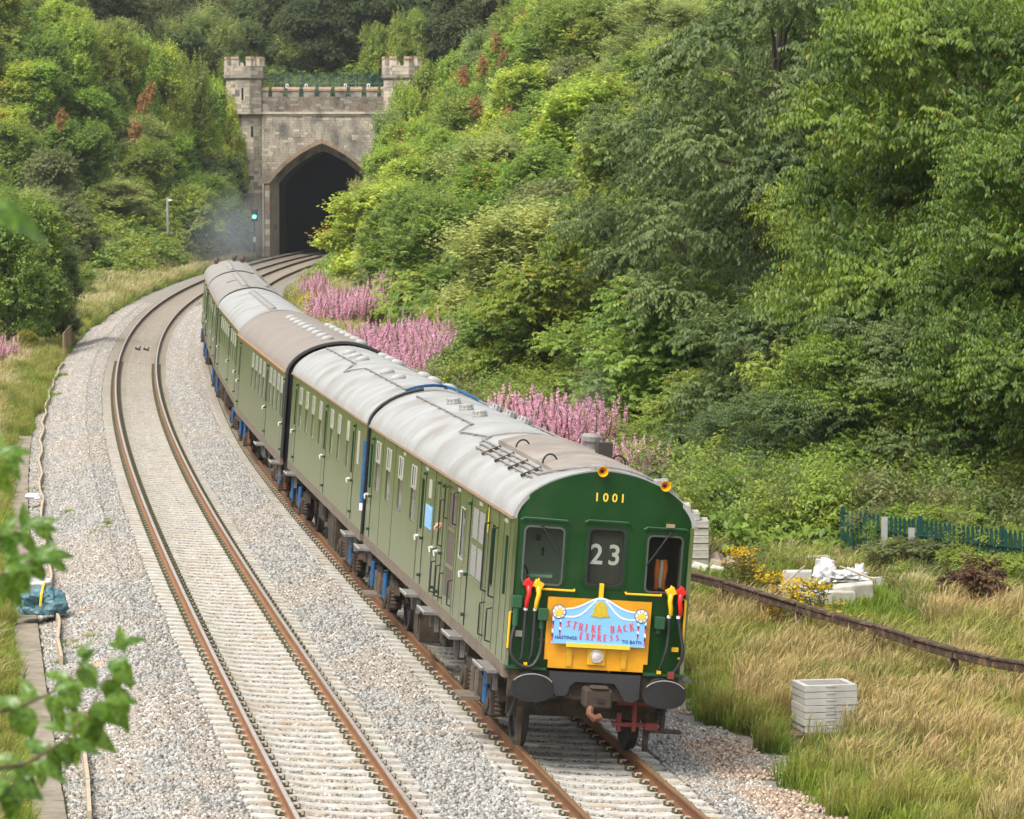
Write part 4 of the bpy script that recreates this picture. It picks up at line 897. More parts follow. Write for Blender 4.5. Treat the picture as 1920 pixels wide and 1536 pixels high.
M_lin = mat('bore_lining', (.055,.047,.042), (.032,.03,.028), 2, .9, .1, coords='World')
M_tuft = leafmat('wall_ferns', (.05,.09,.02), (.14,.2,.04))
tp = empty('tunnel_portal', (PX, PY, 0), (0, 0, PR), 'castellated stone tunnel portal with pointed arch between two battlemented towers', 'tunnel portal')
UL, UR, ZS, ZT = -5.65, 5.75, 12.9, 15.4
def archpts(hw, zs, za, N=12, bul=.52):
    L_ = []
    P0, P2 = Vector((-hw, zs)), Vector((0, za)); mid_ = (P0+P2)/2; nrm = Vector((-(P2-P0).y, (P2-P0).x)).normalized(); P1 = mid_+nrm*(P2-P0).length*.145
    for i in range(N+1):
        t = i/N; q = P0*(1-t)**2+P1*2*t*(1-t)+P2*t*t; L_.append((q.x, q.y))
    R_ = [(-x, z) for x, z in reversed(L_[:-1])]
    return L_+R_
EXT = archpts(5.45, 6.45, 10.62); INT1 = archpts(4.9, 6.5, 10.22); INT2 = archpts(4.15, 6.5, 9.5)
def extz(u):
    for (a, b), (c, d) in zip(EXT[:-1], EXT[1:]):
        if a <= u <= c: return b+(d-b)*(u-a)/(c-a+1e-9)
    return 0
def opening(A, z0=-.6): return [(A[0][0], z0)]+A+[(A[-1][0], z0)]
def fpl(t0): return lambda u, v, t: (u, t, v)
wall = MB().plate([(-9.2,-.6),(-4.95,-.6)]+[(x, z) for x, z in archpts(4.95,6.5,10.25)]+[(4.95,-.6),(9.2,-.6),(9.2,15.0),(-9.2,15.0)] if False else [(-9.5,-.6),(9.5,-.6),(9.5,14.4),(-9.5,14.4)], [opening(archpts(4.95,6.5,10.25), -.59)], lambda u, v, t: (u, t, v), .14, 1.2).build('wall_core', M_stoneD, tp)
# splayed archivolt and the bore
def bridge(name, A, B, y0, y1, m, parent=tp):
    V = [(x, y0, z) for x, z in opening(A)]+[(x, y1, z) for x, z in opening(B)]; n = len(A)+2
    F = [(i, i+1, n+i+1, n+i) for i in range(n-1)]; return MB().add(V, F).build(name, m, parent, fix=False)
bridge('arch_splay', INT1, INT2, .05, 1.15, M_stoneK)
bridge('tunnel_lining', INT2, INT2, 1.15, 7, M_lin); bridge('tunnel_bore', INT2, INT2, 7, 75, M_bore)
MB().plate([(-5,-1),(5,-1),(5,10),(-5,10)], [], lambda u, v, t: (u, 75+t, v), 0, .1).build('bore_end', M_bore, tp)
# voussoirs as a hood mould: each stone a part
def along(A, B, k, n):
    out = []
    N = (len(A)-1)
    for i in range(k+1):
        t = i/k*N; j = min(int(t), N-1); f_ = t-j; pa = Vector(A[j]).lerp(Vector(A[j+1]), f_); pb = Vector(B[j]).lerp(Vector(B[j+1]), f_); out.append((pa, pb))
    return out
vs = along(INT1, EXT, 34, 0)
for i in range(34):
    (a0, b0), (a1, b1) = vs[i], vs[i+1]; g_ = .02
    q = [a0.lerp(a1, g_), b0.lerp(b1, g_), b1.lerp(b0, 0).lerp(b0, g_), a1.lerp(a0, g_)]
    pr = .0+RNG.uniform(-.015,.02)
    MB().hexa([(p.x, -.14+pr, p.y) for p in q]+[(p.x, .3, p.y) for p in q]).build('voussoir', M_stoneP if 12 < i < 20 or RNG.random() < .4 else M_stoneK, tp)
for s_ in (-1, 1):
    z = -.3
    while z < 6.3:
        h = RNG.uniform(.45,.6); MB().box(min(s_*4.9, s_*5.35), max(s_*4.9, s_*5.35), -.06+RNG.uniform(-.02,.02), .3, z, min(z+h-.02, 6.45)).build('jamb_stone', RNG.choice([M_stoneD, M_stoneL, M_stoneP]), tp); z += h
# coursed stones: the first 300 that show largest are parts, the rest one part
stones = []
def panel(u0, u1, z0, z1, fn, mats, ch=.26, bl=(.4,1.0), clip=None, exclude=None):
    z = z0
    while z < z1-.05:
        h = min(ch*RNG.uniform(.85,1.15), z1-z); u = u0+RNG.uniform(0,.2)*0
        lo, hi = u0, u1
        segs = [(lo, hi)]
        if clip:
            zt = z+h*.5; 
            uu = [x for x in np.arange(-5.45, 0.01, .05) if extz(x) >= z+h*.9]
            e = abs(uu[0]) if uu else None
            if zt < 6.5: e = 5.4
            if e: segs = [(lo, min(-e, hi)), (max(e, lo), hi)]
        for lo_, hi_ in segs:
            u = lo_
            while u < hi_-.06:
                w_ = RNG.uniform(*bl); 
                if hi_-u-w_ < .25: w_ = hi_-u
                stones.append((u+.012, min(u+w_, hi_)-.012, z+.012, z+h-.012, fn, RNG.choice(mats), RNG.uniform(-.02,.025))); u += w_
        z += h
flat = lambda y: (lambda u, t: (u, y+t))
UP = []
panel(UL+.1, UR, 6.2, ZS-.12, flat(0), [M_stone, M_stone, M_stone, M_stone, M_stoneL], clip=True)
panel(UL+.1, UR, ZS+.22, 14.5, flat(.02), [M_stoneK, M_stoneK, M_stoneD])
# merlons with coping, crenel sills
mer = [(-5.60,-4.98)]+[(-4.62+1.46*k, -3.60+1.46*k) for k in range(6)]+[(4.14,5.16),(5.5,5.75)]
for i, (a, b) in enumerate(mer):
    m_ = MB().box(a, b, .02, .5, 14.5, 15.05).build('merlon', M_stoneD, tp, bevel=.02)
    V = [(a-.05,-.06,15.05),(b+.05,-.06,15.05),(b+.05,.58,15.05),(a-.05,.58,15.05),(a-.05,-.06,15.22),(b+.05,-.06,15.22),(b+.05,.26,15.42),(a-.05,.26,15.42),(b+.05,.58,15.22),(a-.05,.58,15.22)]
    MB().add(V, [(0,3,2,1),(0,1,5,4),(4,5,6,7),(7,6,8,9),(9,8,2,3),(1,2,8,6,5),(0,4,7,9,3)]).build('coping_stone', M_stoneP, m_)
    if i+1 < len(mer): MB().box(b+.06, mer[i+1][0]-.06, -.03, .5, 14.42, 14.52).build('crenel_sill', M_stoneP, tp)
# string course
MB().box(UL+.12, UR-.02, -.20, .3, ZS+.02, ZS+.22).build('string_course', M_stoneL, tp); MB().box(UL+.12, UR-.02, -.12, .3, ZS-.14, ZS+.02).build('string_course', M_stoneD, tp)
def octo(cx, cy, r, ch): return [(cx-r+ch, cy-r),(cx+r-ch, cy-r),(cx+r, cy-r+ch),(cx+r, cy+r-ch),(cx+r-ch, cy+r),(cx-r+ch, cy+r),(cx-r, cy+r-ch),(cx-r, cy-r+ch)]
def prism(mb, A, B, z0, z1):
    n = len(A); return mb.add([(x, y, z0) for x, y in A]+[(x, y, z1) for x, y in B], [tuple(range(n-1,-1,-1)), tuple(range(n, 2*n))]+[(i, (i+1)%n, n+(i+1)%n, n+i) for i in range(n)])
def tower(cx, seed):
    T = MB(); cy = .55; r = 1.66; ch = .95
    A = octo(cx, cy, r-.04, ch); 
    prism(T, A, A, ZS, 16.2); tw = T.build('tower', M_stoneD, tp)
    B = octo(cx, cy, r+.10, ch); prism(MB(), B, B, ZS-.02, ZS+.22); MB_ = MB(); prism(MB_, B, B, ZS-.0, ZS+.20); MB_.build('string_course', M_stoneL, tw)
    C = octo(cx, cy, 1.86, 1.05); C0 = octo(cx, cy, 1.66, .95); m = MB(); prism(m, octo(cx,cy,1.72,.98), C, 16.08, 16.25); prism(m, C, C, 16.25, 16.5); m.build('corbel_course', M_stoneD, tw)
    D = octo(cx, cy, 1.78, 1.0); m = MB(); prism(m, D, D, 16.5, 17.35); m.build('parapet_core', M_stone, tw)
    # octagon faces carry stones; merlons on each angle
    def facepanel(P0, P1, z0, z1, ms, own):
        P0 = Vector(P0); P1 = Vector(P1); d = P1-P0; L_ = d.length; d.normalize(); n_ = Vector((d.y, -d.x))
        fn = lambda u, t: tuple(P0+d*u+n_*(-t))
        panel(0.0, L_, z0, z1, fn, ms, ch=.33, bl=(.4,.8))
    for i in (6, 7, 0, 1) if False else (7, 0, 1, 6):
        a, b = A[i], A[(i+1)%8]; facepanel(a, b, ZS+.22, 16.08, [M_stoneL, M_stone, M_stoneL, M_stone], tw)
        a, b = D[i], D[(i+1)%8]; facepanel(a, b, 16.52, 17.32, [M_stoneL, M_stone], tw)
    n = 8
    for i in range(8):
        a = Vector(D[i]); c = Vector((cx, cy)); p_, q_ = Vector(D[i-1]), Vector(D[(i+1)%8])
        l1 = a.lerp(p_, .28 if (a-p_).length < 1.6 else .3); l2 = a.lerp(q_, .28)
        inn = lambda v: v.lerp(c, .2)
        m = MB(); pts = [l1, a, l2, inn(l2), inn(a), inn(l1)]; prism(m, pts, pts, 17.35, 17.95); mo = m.build('merlon', M_stoneL, tw)
        pts2 = [v+(v-c).normalized()*(.07 if k < 3 else -.05) for k, v in enumerate(pts)]; m = MB(); prism(m, pts2, [v.lerp(c, .04) for v in pts2], 17.95, 18.2); m.build('coping_stone', M_stoneP, mo)
    m = MB(); m.obox((cx, cy-r-.03, 14.75), (.09,.03,.55)); m.obox((cx, cy-r-.035, 14.75), (.14,.01,.1)) if False else None
    m.build('arrow_slit', M_bore, tw)
    m = MB(); m.plate(rrect(cx-.24,cx+.24,14.05,15.45,.1,2), [rrect(cx-.085,cx+.085,14.22,15.28,.05,2)], lambda u, v, t: (u, cy-r-.035+t, v), 0, .05); m.build('slit_surround', M_stoneL, tw)
    return tw
tower(-7.25, 1); tower(7.4, 2)
# lower shafts under the towers
for sgn, c0 in ((-1, -6.85), (1, 6.95)):
    m = MB(); A = octo(c0, .75, 1.25, .7); prism(m, A, A, -.5, ZS-.02); sh = m.build('tower_shaft', M_stoneD, tp)
    for i in (7, 0, 1):
        P0 = Vector(A[i]); P1 = Vector(A[(i+1)%8]); d = P1-P0; L_ = d.length; d.normalize(); n_ = Vector((d.y, -d.x))
        panel(0, L_, 5.6, ZS-.05, (lambda P0, d, n_: (lambda u, t: tuple(P0+d*u+n_*(-t))))(P0, d, n_), [M_stoneL, M_stone, M_stoneL], ch=.33, bl=(.4,.8))
    MB().obox((c0+.4, -.54, 11.3), (.10,.02,.5)).build('arrow_slit', M_bore, sh)
    MB().box(c0+1.27, c0+1.42, -.03, .3, -.3, ZS-.16).build('quoin', M_stoneL, sh) if sgn < 0 else None
# wing walls
MB().box(-14, -9.0, .5, 1.0, 8, 15.3).build('wing_wall', M_stoneD, tp); MB().box(-14, -9.0, .4, 1.1, 15.3, 15.5).build('wing_coping', M_stoneP, tp)
MB().box(9.2, 15, .5, 1.0, 8, 15.3).build('wing_wall', M_stoneD, tp)
stones.sort(key=lambda s_: -(s_[1]-s_[0])*(s_[3]-s_[2]))
unit = MB().box(0,1,0,1,0,1); ume = {}
rest = {}
for i, (u0, u1, z0, z1, fn, m_, pr) in enumerate(stones):
    a0 = fn(u0, -.03-pr); a1 = fn(u1, -.03-pr); b1 = fn(u1, .3); b0 = fn(u0, .3)
    if len(a0) == 2:
        p = [(*a0, z0), (*a1, z0), (*b1, z0), (*b0, z0), (*a0, z1), (*a1, z1), (*b1, z1), (*b0, z1)]
    if i < 300: MB().hexa(p).build('stone', m_, tp, fix=True)
    else: rest.setdefault(m_.name, (m_, MB()))[1].hexa(p)
for m_, mb in rest.values(): tag(mb.build('stonework', m_, tp), kind='stuff')
# green mesh fence on the crest of the portal
M_fg = mat('fence_green', (.008,.06,.05), None, rough=.5)
gf = empty('mesh_fence', (PX, PY+1.9, 0), (0,0,PR), 'dark green mesh fence with small white notices above the tunnel arch', 'fence')
for k in range(10): MB().box(-5.7+k*1.27-.04, -5.7+k*1.27+.04, -.04, .04, 14.2, 16.75).build('post', M_fg, gf)
m = MB()
for z in np.arange(14.4, 16.7, .14): m.box(-5.7, 5.75, .045, .06, z, z+.035)
for u in np.arange(-5.68, 5.74, .11): m.box(u, u+.03, .062, .075, 14.3, 16.65)
tag(m.build('mesh_wire', M_fg, gf), kind='stuff')
for z in (15.3, 15.75): MB().box(-5.7, 5.75, -.07, -.045, z, z+.05).build('rail', mat('rail_grey_green', (.1,.17,.15), None), gf)
for u in (-3.35, -1.55, 2.1, 4.25):
    s_ = MB().box(u-.14, u+.14, -.10, -.075, 15.35, 15.75).build('notice', M_white, gf)
    MB().box(u-.06, u+.06, -.108, -.102, 15.44, 15.66).build('notice_mark', M_und, s_)
# ------------------------------------------------------------------ signal and lineside posts
M_galv = mat('galvanised', (.42,.42,.4), (.34,.34,.33), 5, .5, .5, metal=.3)
sgp = empty('colour_light_signal', (-23.75, 341.0, 0), (0,0,0), 'colour light signal showing green beside the left tunnel jamb', 'signal')
MB().cyl((0,0,-.3),(0,0,3.2),.06,8).build('post', M_und, sgp)
MB().box(-.3,.3,-.1,.2,3.0,4.1).build('backplate', M_black, sgp, bevel=.03); MB().box(-.12,.12,-.1,.05,1.1,1.6).build('identity_plate', M_white, sgp)
em = bpy.data.materials.new('signal_green'); em.use_nodes = True; eb = em.node_tree.nodes['Principled BSDF']; eb.inputs['Base Color'].default_value = (.0,.3,.2,1); eb.inputs['Emission Color'].default_value = (.05,1,.72,1); eb.inputs['Emission Strength'].default_value = 9
m = MB(); m.lathe([(.17,0),(.15,.03),(.05,.05)], (0,-.11,3.45), (0,-1,0), 16); m.build('lamp', em, sgp, smooth=True)
MB().lathe([(.28,0),(.28,.02)], (0,-.105,3.45), (0,-1,0), 16).build('lamp_ring', mat('lamp_ring_teal', (.0,.12,.1), None), sgp)
mst = empty('lamp_mast', (-27.0, 290, .3), (0,0,0), 'slim pale mast with a small crossbar standing in the left verge', 'mast')
MB().cyl((0,0,-.5),(0,0,5.3),.12,8,.09).build('pole', M_galv, mst); MB().box(-.45,.45,-.03,.03,2.5,2.58).build('crossbar', M_galv, mst); MB().obox((.18,0,5.1),(.14,.1,.07)).build('lamp_head', M_white, mst)
for (px_, py_, lab) in ((300, 531, 'short rusty post beside the ballast, nearer of two on the left verge'), (325, 517, 'short rusty post beside the ballast, farther of two on the left verge')):
    q = at(px_, py_, -.2); o = MB().box(-.12,.12,-.1,.1,0,1.0).build('marker_post', M_undb, None, bevel=.03); o.location = (q.x, q.y, G(q.x, q.y)-.1); tag(o, lab, 'post', 'rusty posts on the left verge')
# handrail beside the culvert
rl = empty('handrail', P(158, -4.9), (0,0,0), 'rusty brown post and rail handrail at the edge of the ballast on the left', 'handrail'); q0 = rl.location.copy()
M_rr = mat('handrail_rust', (.20,.13,.07), (.28,.2,.12), 6, .8)
Yh = np.linspace(158, 176, 9); hp = [P(y, -4.95, ground_z(y, -4.95)) - q0 for y in Yh]
for p in hp: MB().cyl(p-Vector((0,0,.3)), p+Vector((0,0,1.12)), .045, 6).build('post', M_rr, rl)
for z in (.25, 1.1): MB().tube([p+Vector((0,0,z)) for p in hp], .04, 6).build('rail', M_rr, rl)
for k in range(len(hp)-1):
    for t in (.25, .5, .75): p = hp[k].lerp(hp[k+1], t); MB().cyl(p+Vector((0,0,.25)), p+Vector((0,0,1.1)), .025, 5).build('baluster', M_rr, rl)
# cable trough and timber edging on the left
M_conc = mat('trough_concrete', (.30,.26,.205), (.22,.19,.15), 4, .9, .15, c3=(.14,.13,.07), s3=1.2, bump=.4, bscale=25, coords='World')
tr = empty('cable_trough', P(44, -5.1), (0,0,0), 'brown concrete cable trough with lids along the left verge', 'cable trough'); q0 = tr.location.copy()
for Y in stations(37, 118, 1.0):
    p = P(Y+.5, -5.3, ground_z(Y, -5.3)+.035)-q0; o = MB().obox((0,0,0), (.21,.48,.04), jit=.004).build('trough_lid', M_conc, tr, bevel=.008); o.location = p; o.rotation_euler = (RNG.uniform(-.01,.01), RNG.uniform(-.03,.03), -math.atan(slope(Y))+RNG.uniform(-.015,.015))
eg = empty('timber_edging', P(60, -4.8), (0,0,0), 'thin bleached timber edging along the left side of the ballast', 'edging board'); q0 = eg.location.copy()
M_tim = mat('bleached_timber', (.46,.38,.27), (.36,.29,.2), 6, .85, coords='World')
Y = 45.0
while Y < 150:
    if not (56 < Y < 58.5):
        a = P(Y, -4.78+.05*math.sin(Y*.8), ground_z(Y, -4.78)+.10)-q0; b = P(Y+2.35, -4.78+.05*math.sin((Y+2.35)*.8), ground_z(Y+2.35, -4.78)+.10)-q0; d = b-a
        o = MB().obox((0,0,0), (.025, d.length/2, .10)).build('board', M_tim, eg)
        o.location = (a+b)/2; o.rotation_euler = (math.asin(d.z/d.length), 0, -math.atan2(d.x, d.y))
    Y += 2.42
# ------------------------------------------------------------------ lineside litter
M_tarp = mat('tarpaulin_teal', (.045,.12,.15), (.09,.19,.22), 7, .45, .5, bump=.6, bscale=12)
M_bag = mat('white_plastic', (.62,.62,.62), (.5,.5,.5), 9, .4, .5, bump=.5, bscale=20)
def lump(name, c, r, m_, seed, label=None, cat=None, parent=None, sub=3, amp=.35, fr=3.0):
    bm = bmesh.new(); bmesh.ops.create_icosphere(bm, subdivisions=sub, radius=1)
    for v in bm.verts:
        n_ = noise.noise(v.co*fr*.5+Vector((seed*7.1,0,0)))*amp+noise.noise(v.co*fr*1.6+Vector((seed,3,0)))*amp*.45; v.co *= 1+n_; v.co = Vector((math.copysign(abs(v.co.x)**.8, v.co.x)*r[0], math.copysign(abs(v.co.y)**.8, v.co.y)*r[1], max(-.5, v.co.z)*r[2]))
    me = bpy.data.meshes.new(name); bm.to_mesh(me); bm.free(); me.materials.append(m_); o = link(name, me, parent, c)
    if label: tag(o, label, cat)
    return o
q = at(80, 1150, -.15); tb = lump('tarpaulin_bundle', (q.x, q.y, q.z+.16), (.40,.42,.30), M_tarp, 1, 'crumpled teal tarpaulin bundle tied with a yellow strap beside the trough', 'bundle', sub=4, amp=.4, fr=3.4)
MB().tube([(.02+.02*math.sin(a), -.50*math.cos(a)*.92, .36*math.sin(a)+.02) for a in np.linspace(0,3.1,12)], .022, 5).build('strap', M_yel2, tb)
q = at(75, 1098, -.1); lump('plastic_bag', (q.x, q.y, q.z+.05), (.24,.22,.10), M_bag, 2, 'white plastic bag lying behind the teal bundle', 'bag')
q = at(62, 936, -.1); lump('plastic_bag', (q.x, q.y, q.z+.05), (.20,.25,.09), M_bag, 3, 'white crumpled plastic bag on the trough farther up the left verge', 'bag')
q = at(183, 1232, .0); o = MB().plate([(-.09,-.04),(.08,-.05),(.10,.03),(.01,.09),(-.03,.02)], [], lambda u, v, t: (u, v*.8, t+v*.4), 0, .012).build('orange_scrap', mat('faded_orange', (.75,.28,.16), None), None); o.location = (q.x, q.y, G(q.x,q.y)+.05); tag(o, 'small orange scrap lying on the left ballast', 'scrap')
# two brown birds / clumps between the far rails
for k, (px_, py_) in enumerate(((258, 654), (274, 655))):
    q = at(px_, py_, .0); o = MB().obox((0,0,.06),(.16,.1,.05),(.1,.3,.2)).obox((.14,0,.14),(.04,.03,.08),(0,.5,0)).obox((-.1,.05,.13),(.04,.03,.06),(0,-.5,0)).build('track_clamp', M_undb, None, bevel=.02); o.location = (q.x, q.y, -.06); o.scale = (.75,.75,.75); tag(o, 'small rusty clamp between the left rails, %s of a pair' % ('left' if k == 0 else 'right'), 'clamp', 'clamps in the left track')
# concrete frame stack on a pallet
M_cw = mat('new_concrete', (.50,.485,.455), (.41,.40,.37), 3, .85, .2, bump=.25, bscale=40, c3=(.38,.37,.34), s3=2)
M_cw2 = mat('old_concrete', (.50,.48,.43), (.38,.36,.32), 4, .88, .2, bump=.3, bscale=30, c3=(.26,.25,.2), s3=2)
M_plt = mat('pallet_wood', (.20,.14,.09), (.13,.09,.06), 8, .9)
bx, by = 4.48, 52.6; bz = G(bx, by); yw = .2
pal = empty('pallet', (bx-.05, by, bz), (0,0,yw), 'weathered timber pallet under the stack of concrete trays', 'pallet')
for k in range(5): MB().box(-.60+.0, .55, -.42+k*.2, -.42+k*.2+.10, .12, .145).build('slat', M_plt, pal)
for y in (-.36, 0, .36): MB().box(-.58,.52,y-.05,y+.05,0,.118).build('bearer', M_plt, pal)
fm = None
for k in range(7):
    if fm is None:
        m = MB(); m.plate([(-.39,-.33),(.39,-.33),(.39,.33),(-.39,.33)], [[(-.31,-.25),(-.31,.25),(.31,.25),(.31,-.25)]], lambda u, v, t: (u, v, t), 0, .092); m.box(-.07,.07,-.338,-.33,.06,.092); o = m.build('concrete_tray', M_cw, None, bevel=.008); fm = o.data
    else: o = link('concrete_tray', fm)
    o.location = (bx+RNG.uniform(-.01,.01)-(0.0 if k < 4 else .0), by+RNG.uniform(-.01,.01), bz+.15+k*.098); o.rotation_euler = (0,0,yw+RNG.uniform(-.012,.012))
    pos = ['lowest, standing on the pallet','second from the bottom','third from the bottom','middle one','third from the top','second from the top','topmost, open top showing'][k]
    tag(o, 'pale rectangular concrete tray in the stack by the long grass, '+pos, 'concrete tray', 'concrete trays stacked on the pallet')
# tall stepped stack of troughs behind the cab
sx, sy = 3.42, 74.5; sz = G(sx, sy)
names = ['bottom','second','third','fourth','fifth','sixth','seventh','eighth','top']
for k in range(9):
    x1 = sx+.55-(0 if k < 7 else .14*(k-6)*1.3); o = MB().box(sx-.9, x1, -.4, .4, 0, .148).build('concrete_slab', M_cw2, None, bevel=.012); o.location = (0, sy+RNG.uniform(-.02,.02), sz+.0+k*.155)
    o.data.transform(Matrix.Translation((-sx,0,0))); o.location.x = sx
    tag(o, 'grey concrete slab in the tall stepped stack behind the cab, %s layer' % names[k], 'concrete slab', 'slabs stacked behind the cab')
blk = [(1304,1050,.16,0),(1322,1046,.14,.5),(1338,1052,.18,-.4),(1312,1062,.12,.9),(1352,1058,.15,.2),(1366,1050,.15,-.2),(1378,1056,.14,.6),(1344,1064,.10,1.2)]
wd = ['white-topped, at the left end','tilted, second from the left','large tilted, near the middle','small, low at the left front','square, right of the middle','upright, behind the right end','rightmost','small, at the front of the heap']
for i, (px_, py_, s_, a) in enumerate(blk):
    q = at(px_, py_, -.15); o = MB().obox((0,0,0), (s_*1.1, s_*1.3, s_*.8), jit=.015).build('concrete_block', M_cw2 if i % 2 else mat('brown_concrete', (.36,.3,.22), (.27,.22,.16), 5, .9), None, bevel=.01); o.location = (q.x, q.y, G(q.x, q.y)+s_*.75+.06); o.rotation_euler = (a*.5, a, a*1.3+.3); tag(o, 'broken concrete block in the small heap beside the cab, '+wd[i], 'concrete block', 'broken blocks beside the cab')
rub = [(1520,1062,.36,.24,.16,.05,'hollow grey block standing highest at the back left'),(1478,1100,.32,.22,.14,.3,'white block at the front left'),(1495,1085,.28,.25,.18,-.1,'large white block on the left side'),(1545,1080,.16,.16,.26,.1,'upright white block near the middle'),(1560,1108,.42,.2,.12,.0,'long low block at the front'),(1600,1105,.38,.2,.16,-.1,'long block at the front right'),(1585,1090,.34,.26,.18,.1,'open white trough right of the middle'),(1625,1080,.36,.12,.10,-.15,'long pale block at the right end'),(1462,1112,.26,.18,.10,.2,'flat white slab low at the far left'),(1530,1108,.22,.2,.12,.6,'small tilted block at the front middle'),(1610,1066,.34,.1,.06,.0,'thin pale slab behind on the right')]
for px_, py_, a, b, c, rz_, lab in rub:
    q = at(px_, py_, -.1); m = MB()
    if 'hollow' in lab: m.plate([(-a,-c),(a,-c),(a,c),(-a,c)], [[(-a*.7,-c*.6),(-a*.7,c*.6),(a*.7,c*.6),(a*.7,-c*.6)]], lambda u, v, t: (u, t, v), -b, b)
    elif 'trough' in lab: m.plate([(-a,-b),(a,-b),(a,b),(-a,b)], [[(-a*.85,-b*.7),(-a*.85,b*.7),(a*.85,b*.7),(a*.85,-b*.7)]], lambda u, v, t: (u, v, t), -c, c)
    else: m.obox((0,0,0), (a,b,c), jit=.012)
    o = m.build('concrete_block', M_cw if 'white' in lab or 'pale' in lab else M_cw2, None, bevel=.012); o.location = (q.x, q.y, G(q.x, q.y)+c+(.2 if 'highest' in lab else .08)); o.rotation_euler = (RNG.uniform(-.1,.1), RNG.uniform(-.12,.12), rz_); tag(o, 'block in the rubble before the fence, '+lab, 'concrete block', 'blocks in the rubble pile')
for px_, py_, r_, lab in ((1548,1072,(.22,.2,.26),'large crumpled white plastic sack on the rubble pile'),(1590,1074,(.34,.25,.14),'flat white plastic sheet over the open trough'),(1612,1068,(.10,.10,.2),'small upright white plastic bag at the right of the rubble')):
    q = at(px_, py_, .1); lump('plastic_bag', (q.x, q.y, G(q.x,q.y)+.40), r_, M_bag, px_*.1, lab, 'bag', amp=.7, fr=5)
for a, b, lab in (((1468,1098),(1508,1062),'thin pale pole leaning on the left of the rubble pile'),((1575,1062),(1638,1086),'thin pale pole lying across the right of the rubble pile')):
    p = at(*a, .25); q = at(*b, .35); o = MB().cyl((0,0,0), q-p, .018, 6).build('thin_pole', M_tim, None); o.location = p; tag(o, lab, 'pole')
# old timber rail on short posts through the long grass
tb_ = empty('timber_rail_fence', at(1420,1130,.5), (0,0,0), 'low weathered brown timber rail on short posts crossing the long grass', 'timber fence'); q0 = tb_.location.copy()
M_old = mat('weathered_brown_timber', (.09,.052,.033), (.035,.023,.018), 14, .9, c3=(.19,.12,.07), s3=6, coords='World', bump=.6, bscale=18)
bp = [(1240,1062),(1296,1082),(1360,1099),(1425,1120),(1498,1142),(1565,1162),(1640,1182),(1715,1206),(1790,1228),(1860,1244),(1935,1256),(2000,1270)]
W3 = [at(a, b, .62+G(*at(a, b, .5).xy)*.6) for a, b in bp]
for i, (a, b) in enumerate(zip(W3[:-1], W3[1:])):
    d = b-a; o = MB().obox((0,0,0), (.045,d.length/2-.015,.062), jit=.008).build('rail', M_old, tb_, bevel=.008); o.location = (a+b)/2-q0; o.rotation_euler = (math.asin(d.z/d.length), RNG.uniform(-.06,.06), -math.atan2(d.x, d.y))
    o = MB().obox((0,0,0), (.065,d.length/2-.02,.016), jit=.006).build('rail_cap', M_old, tb_); o.location = (a+b)/2-q0+Vector((0,0,.085)); o.rotation_euler = (math.asin(d.z/d.length), 0, -math.atan2(d.x, d.y))
    if i % 2 == 0: o = MB().obox((0,0,-.36), (.06,.06,.36), jit=.008).build('post', M_old, tb_, bevel=.008); o.location = a-q0+Vector((.0,.09,-.02))
# palisade fence
M_pal = mat('palisade_green', (.005,.052,.044), (.006,.042,.038), 6, .45)
pf = empty('palisade_fence', (8, 72, -.3), (0,0,0), 'dark green steel palisade fence half hidden by brambles on the right', 'palisade fence'); q0 = pf.location.copy()
A_ = Vector((6.75, 75.0, 0)); B_ = Vector((11.5, 68.0, 0)); L_ = (B_-A_).length; n_ = int(L_/.135); pm = None; dr = (B_-A_).normalized(); az = math.atan2(dr.y, dr.x)
for k in range(n_):
    p = A_.lerp(B_, k/n_); p.z = G(p.x, p.y)
    if pm is None:
        o = MB().plate([(-.042,0),(.042,0),(.042,1.24),(.02,1.34),(0,1.28),(-.02,1.34),(-.042,1.24)], [], lambda u, v, t: (u, t+abs(u)*.3, v), 0, .006).build('pale', M_pal, pf); pm = o.data
    else: o = link('pale', pm, pf)
    o.location = p-q0; o.rotation_euler = (0,0,az)
for z in (.28, 1.0): a = A_-q0+Vector((0,0,z+G(A_.x,A_.y)+0)); b = B_-q0+Vector((0,0,z+G(B_.x,B_.y))); MB().tube([a+Vector((0,-.03,0)), b+Vector((0,-.03,0))], .022, 4).build('fence_rail', M_pal, pf)
for k in range(4): p = A_.lerp(B_, k/3.5); p.z = G(p.x,p.y); o = MB().box(-.045,.045,.04,.12,0,1.38).build('fence_post', M_pal, pf); o.location = p-q0
for px_, Yq, lab, h in ((1661,73.2,'pale galvanised steel post standing before the green fence, left one',1.35),(1712,72.5,'pale galvanised steel post before the green fence, right one among brambles',1.2)):
    X = (px_-960)/FPX*Yq; o = MB().plate([(-.06,-.05),(.06,-.05),(.06,-.035),(-.045,-.035),(-.045,.05),(-.06,.05)], [], lambda u, v, t: (u, v, t), 0, h).build('steel_post', M_galv, None); o.location = (X, Yq, G(X,Yq)); tag(o, lab, 'post', 'galvanised posts before the fence')
q = at(1822, 1436, .15); o = MB().obox((0,0,0),(.40,.02,.012)).obox((0,.03,-.03),(.36,.01,.02)).build('wooden_lath', M_tim, None); o.location = (q.x, q.y, G(q.x, q.y)+.16); o.rotation_euler = (0,.04,.1); tag(o, 'thin pale lath lying in the grass at lower right', 'lath')
q = at(1345, 1305, -.05)
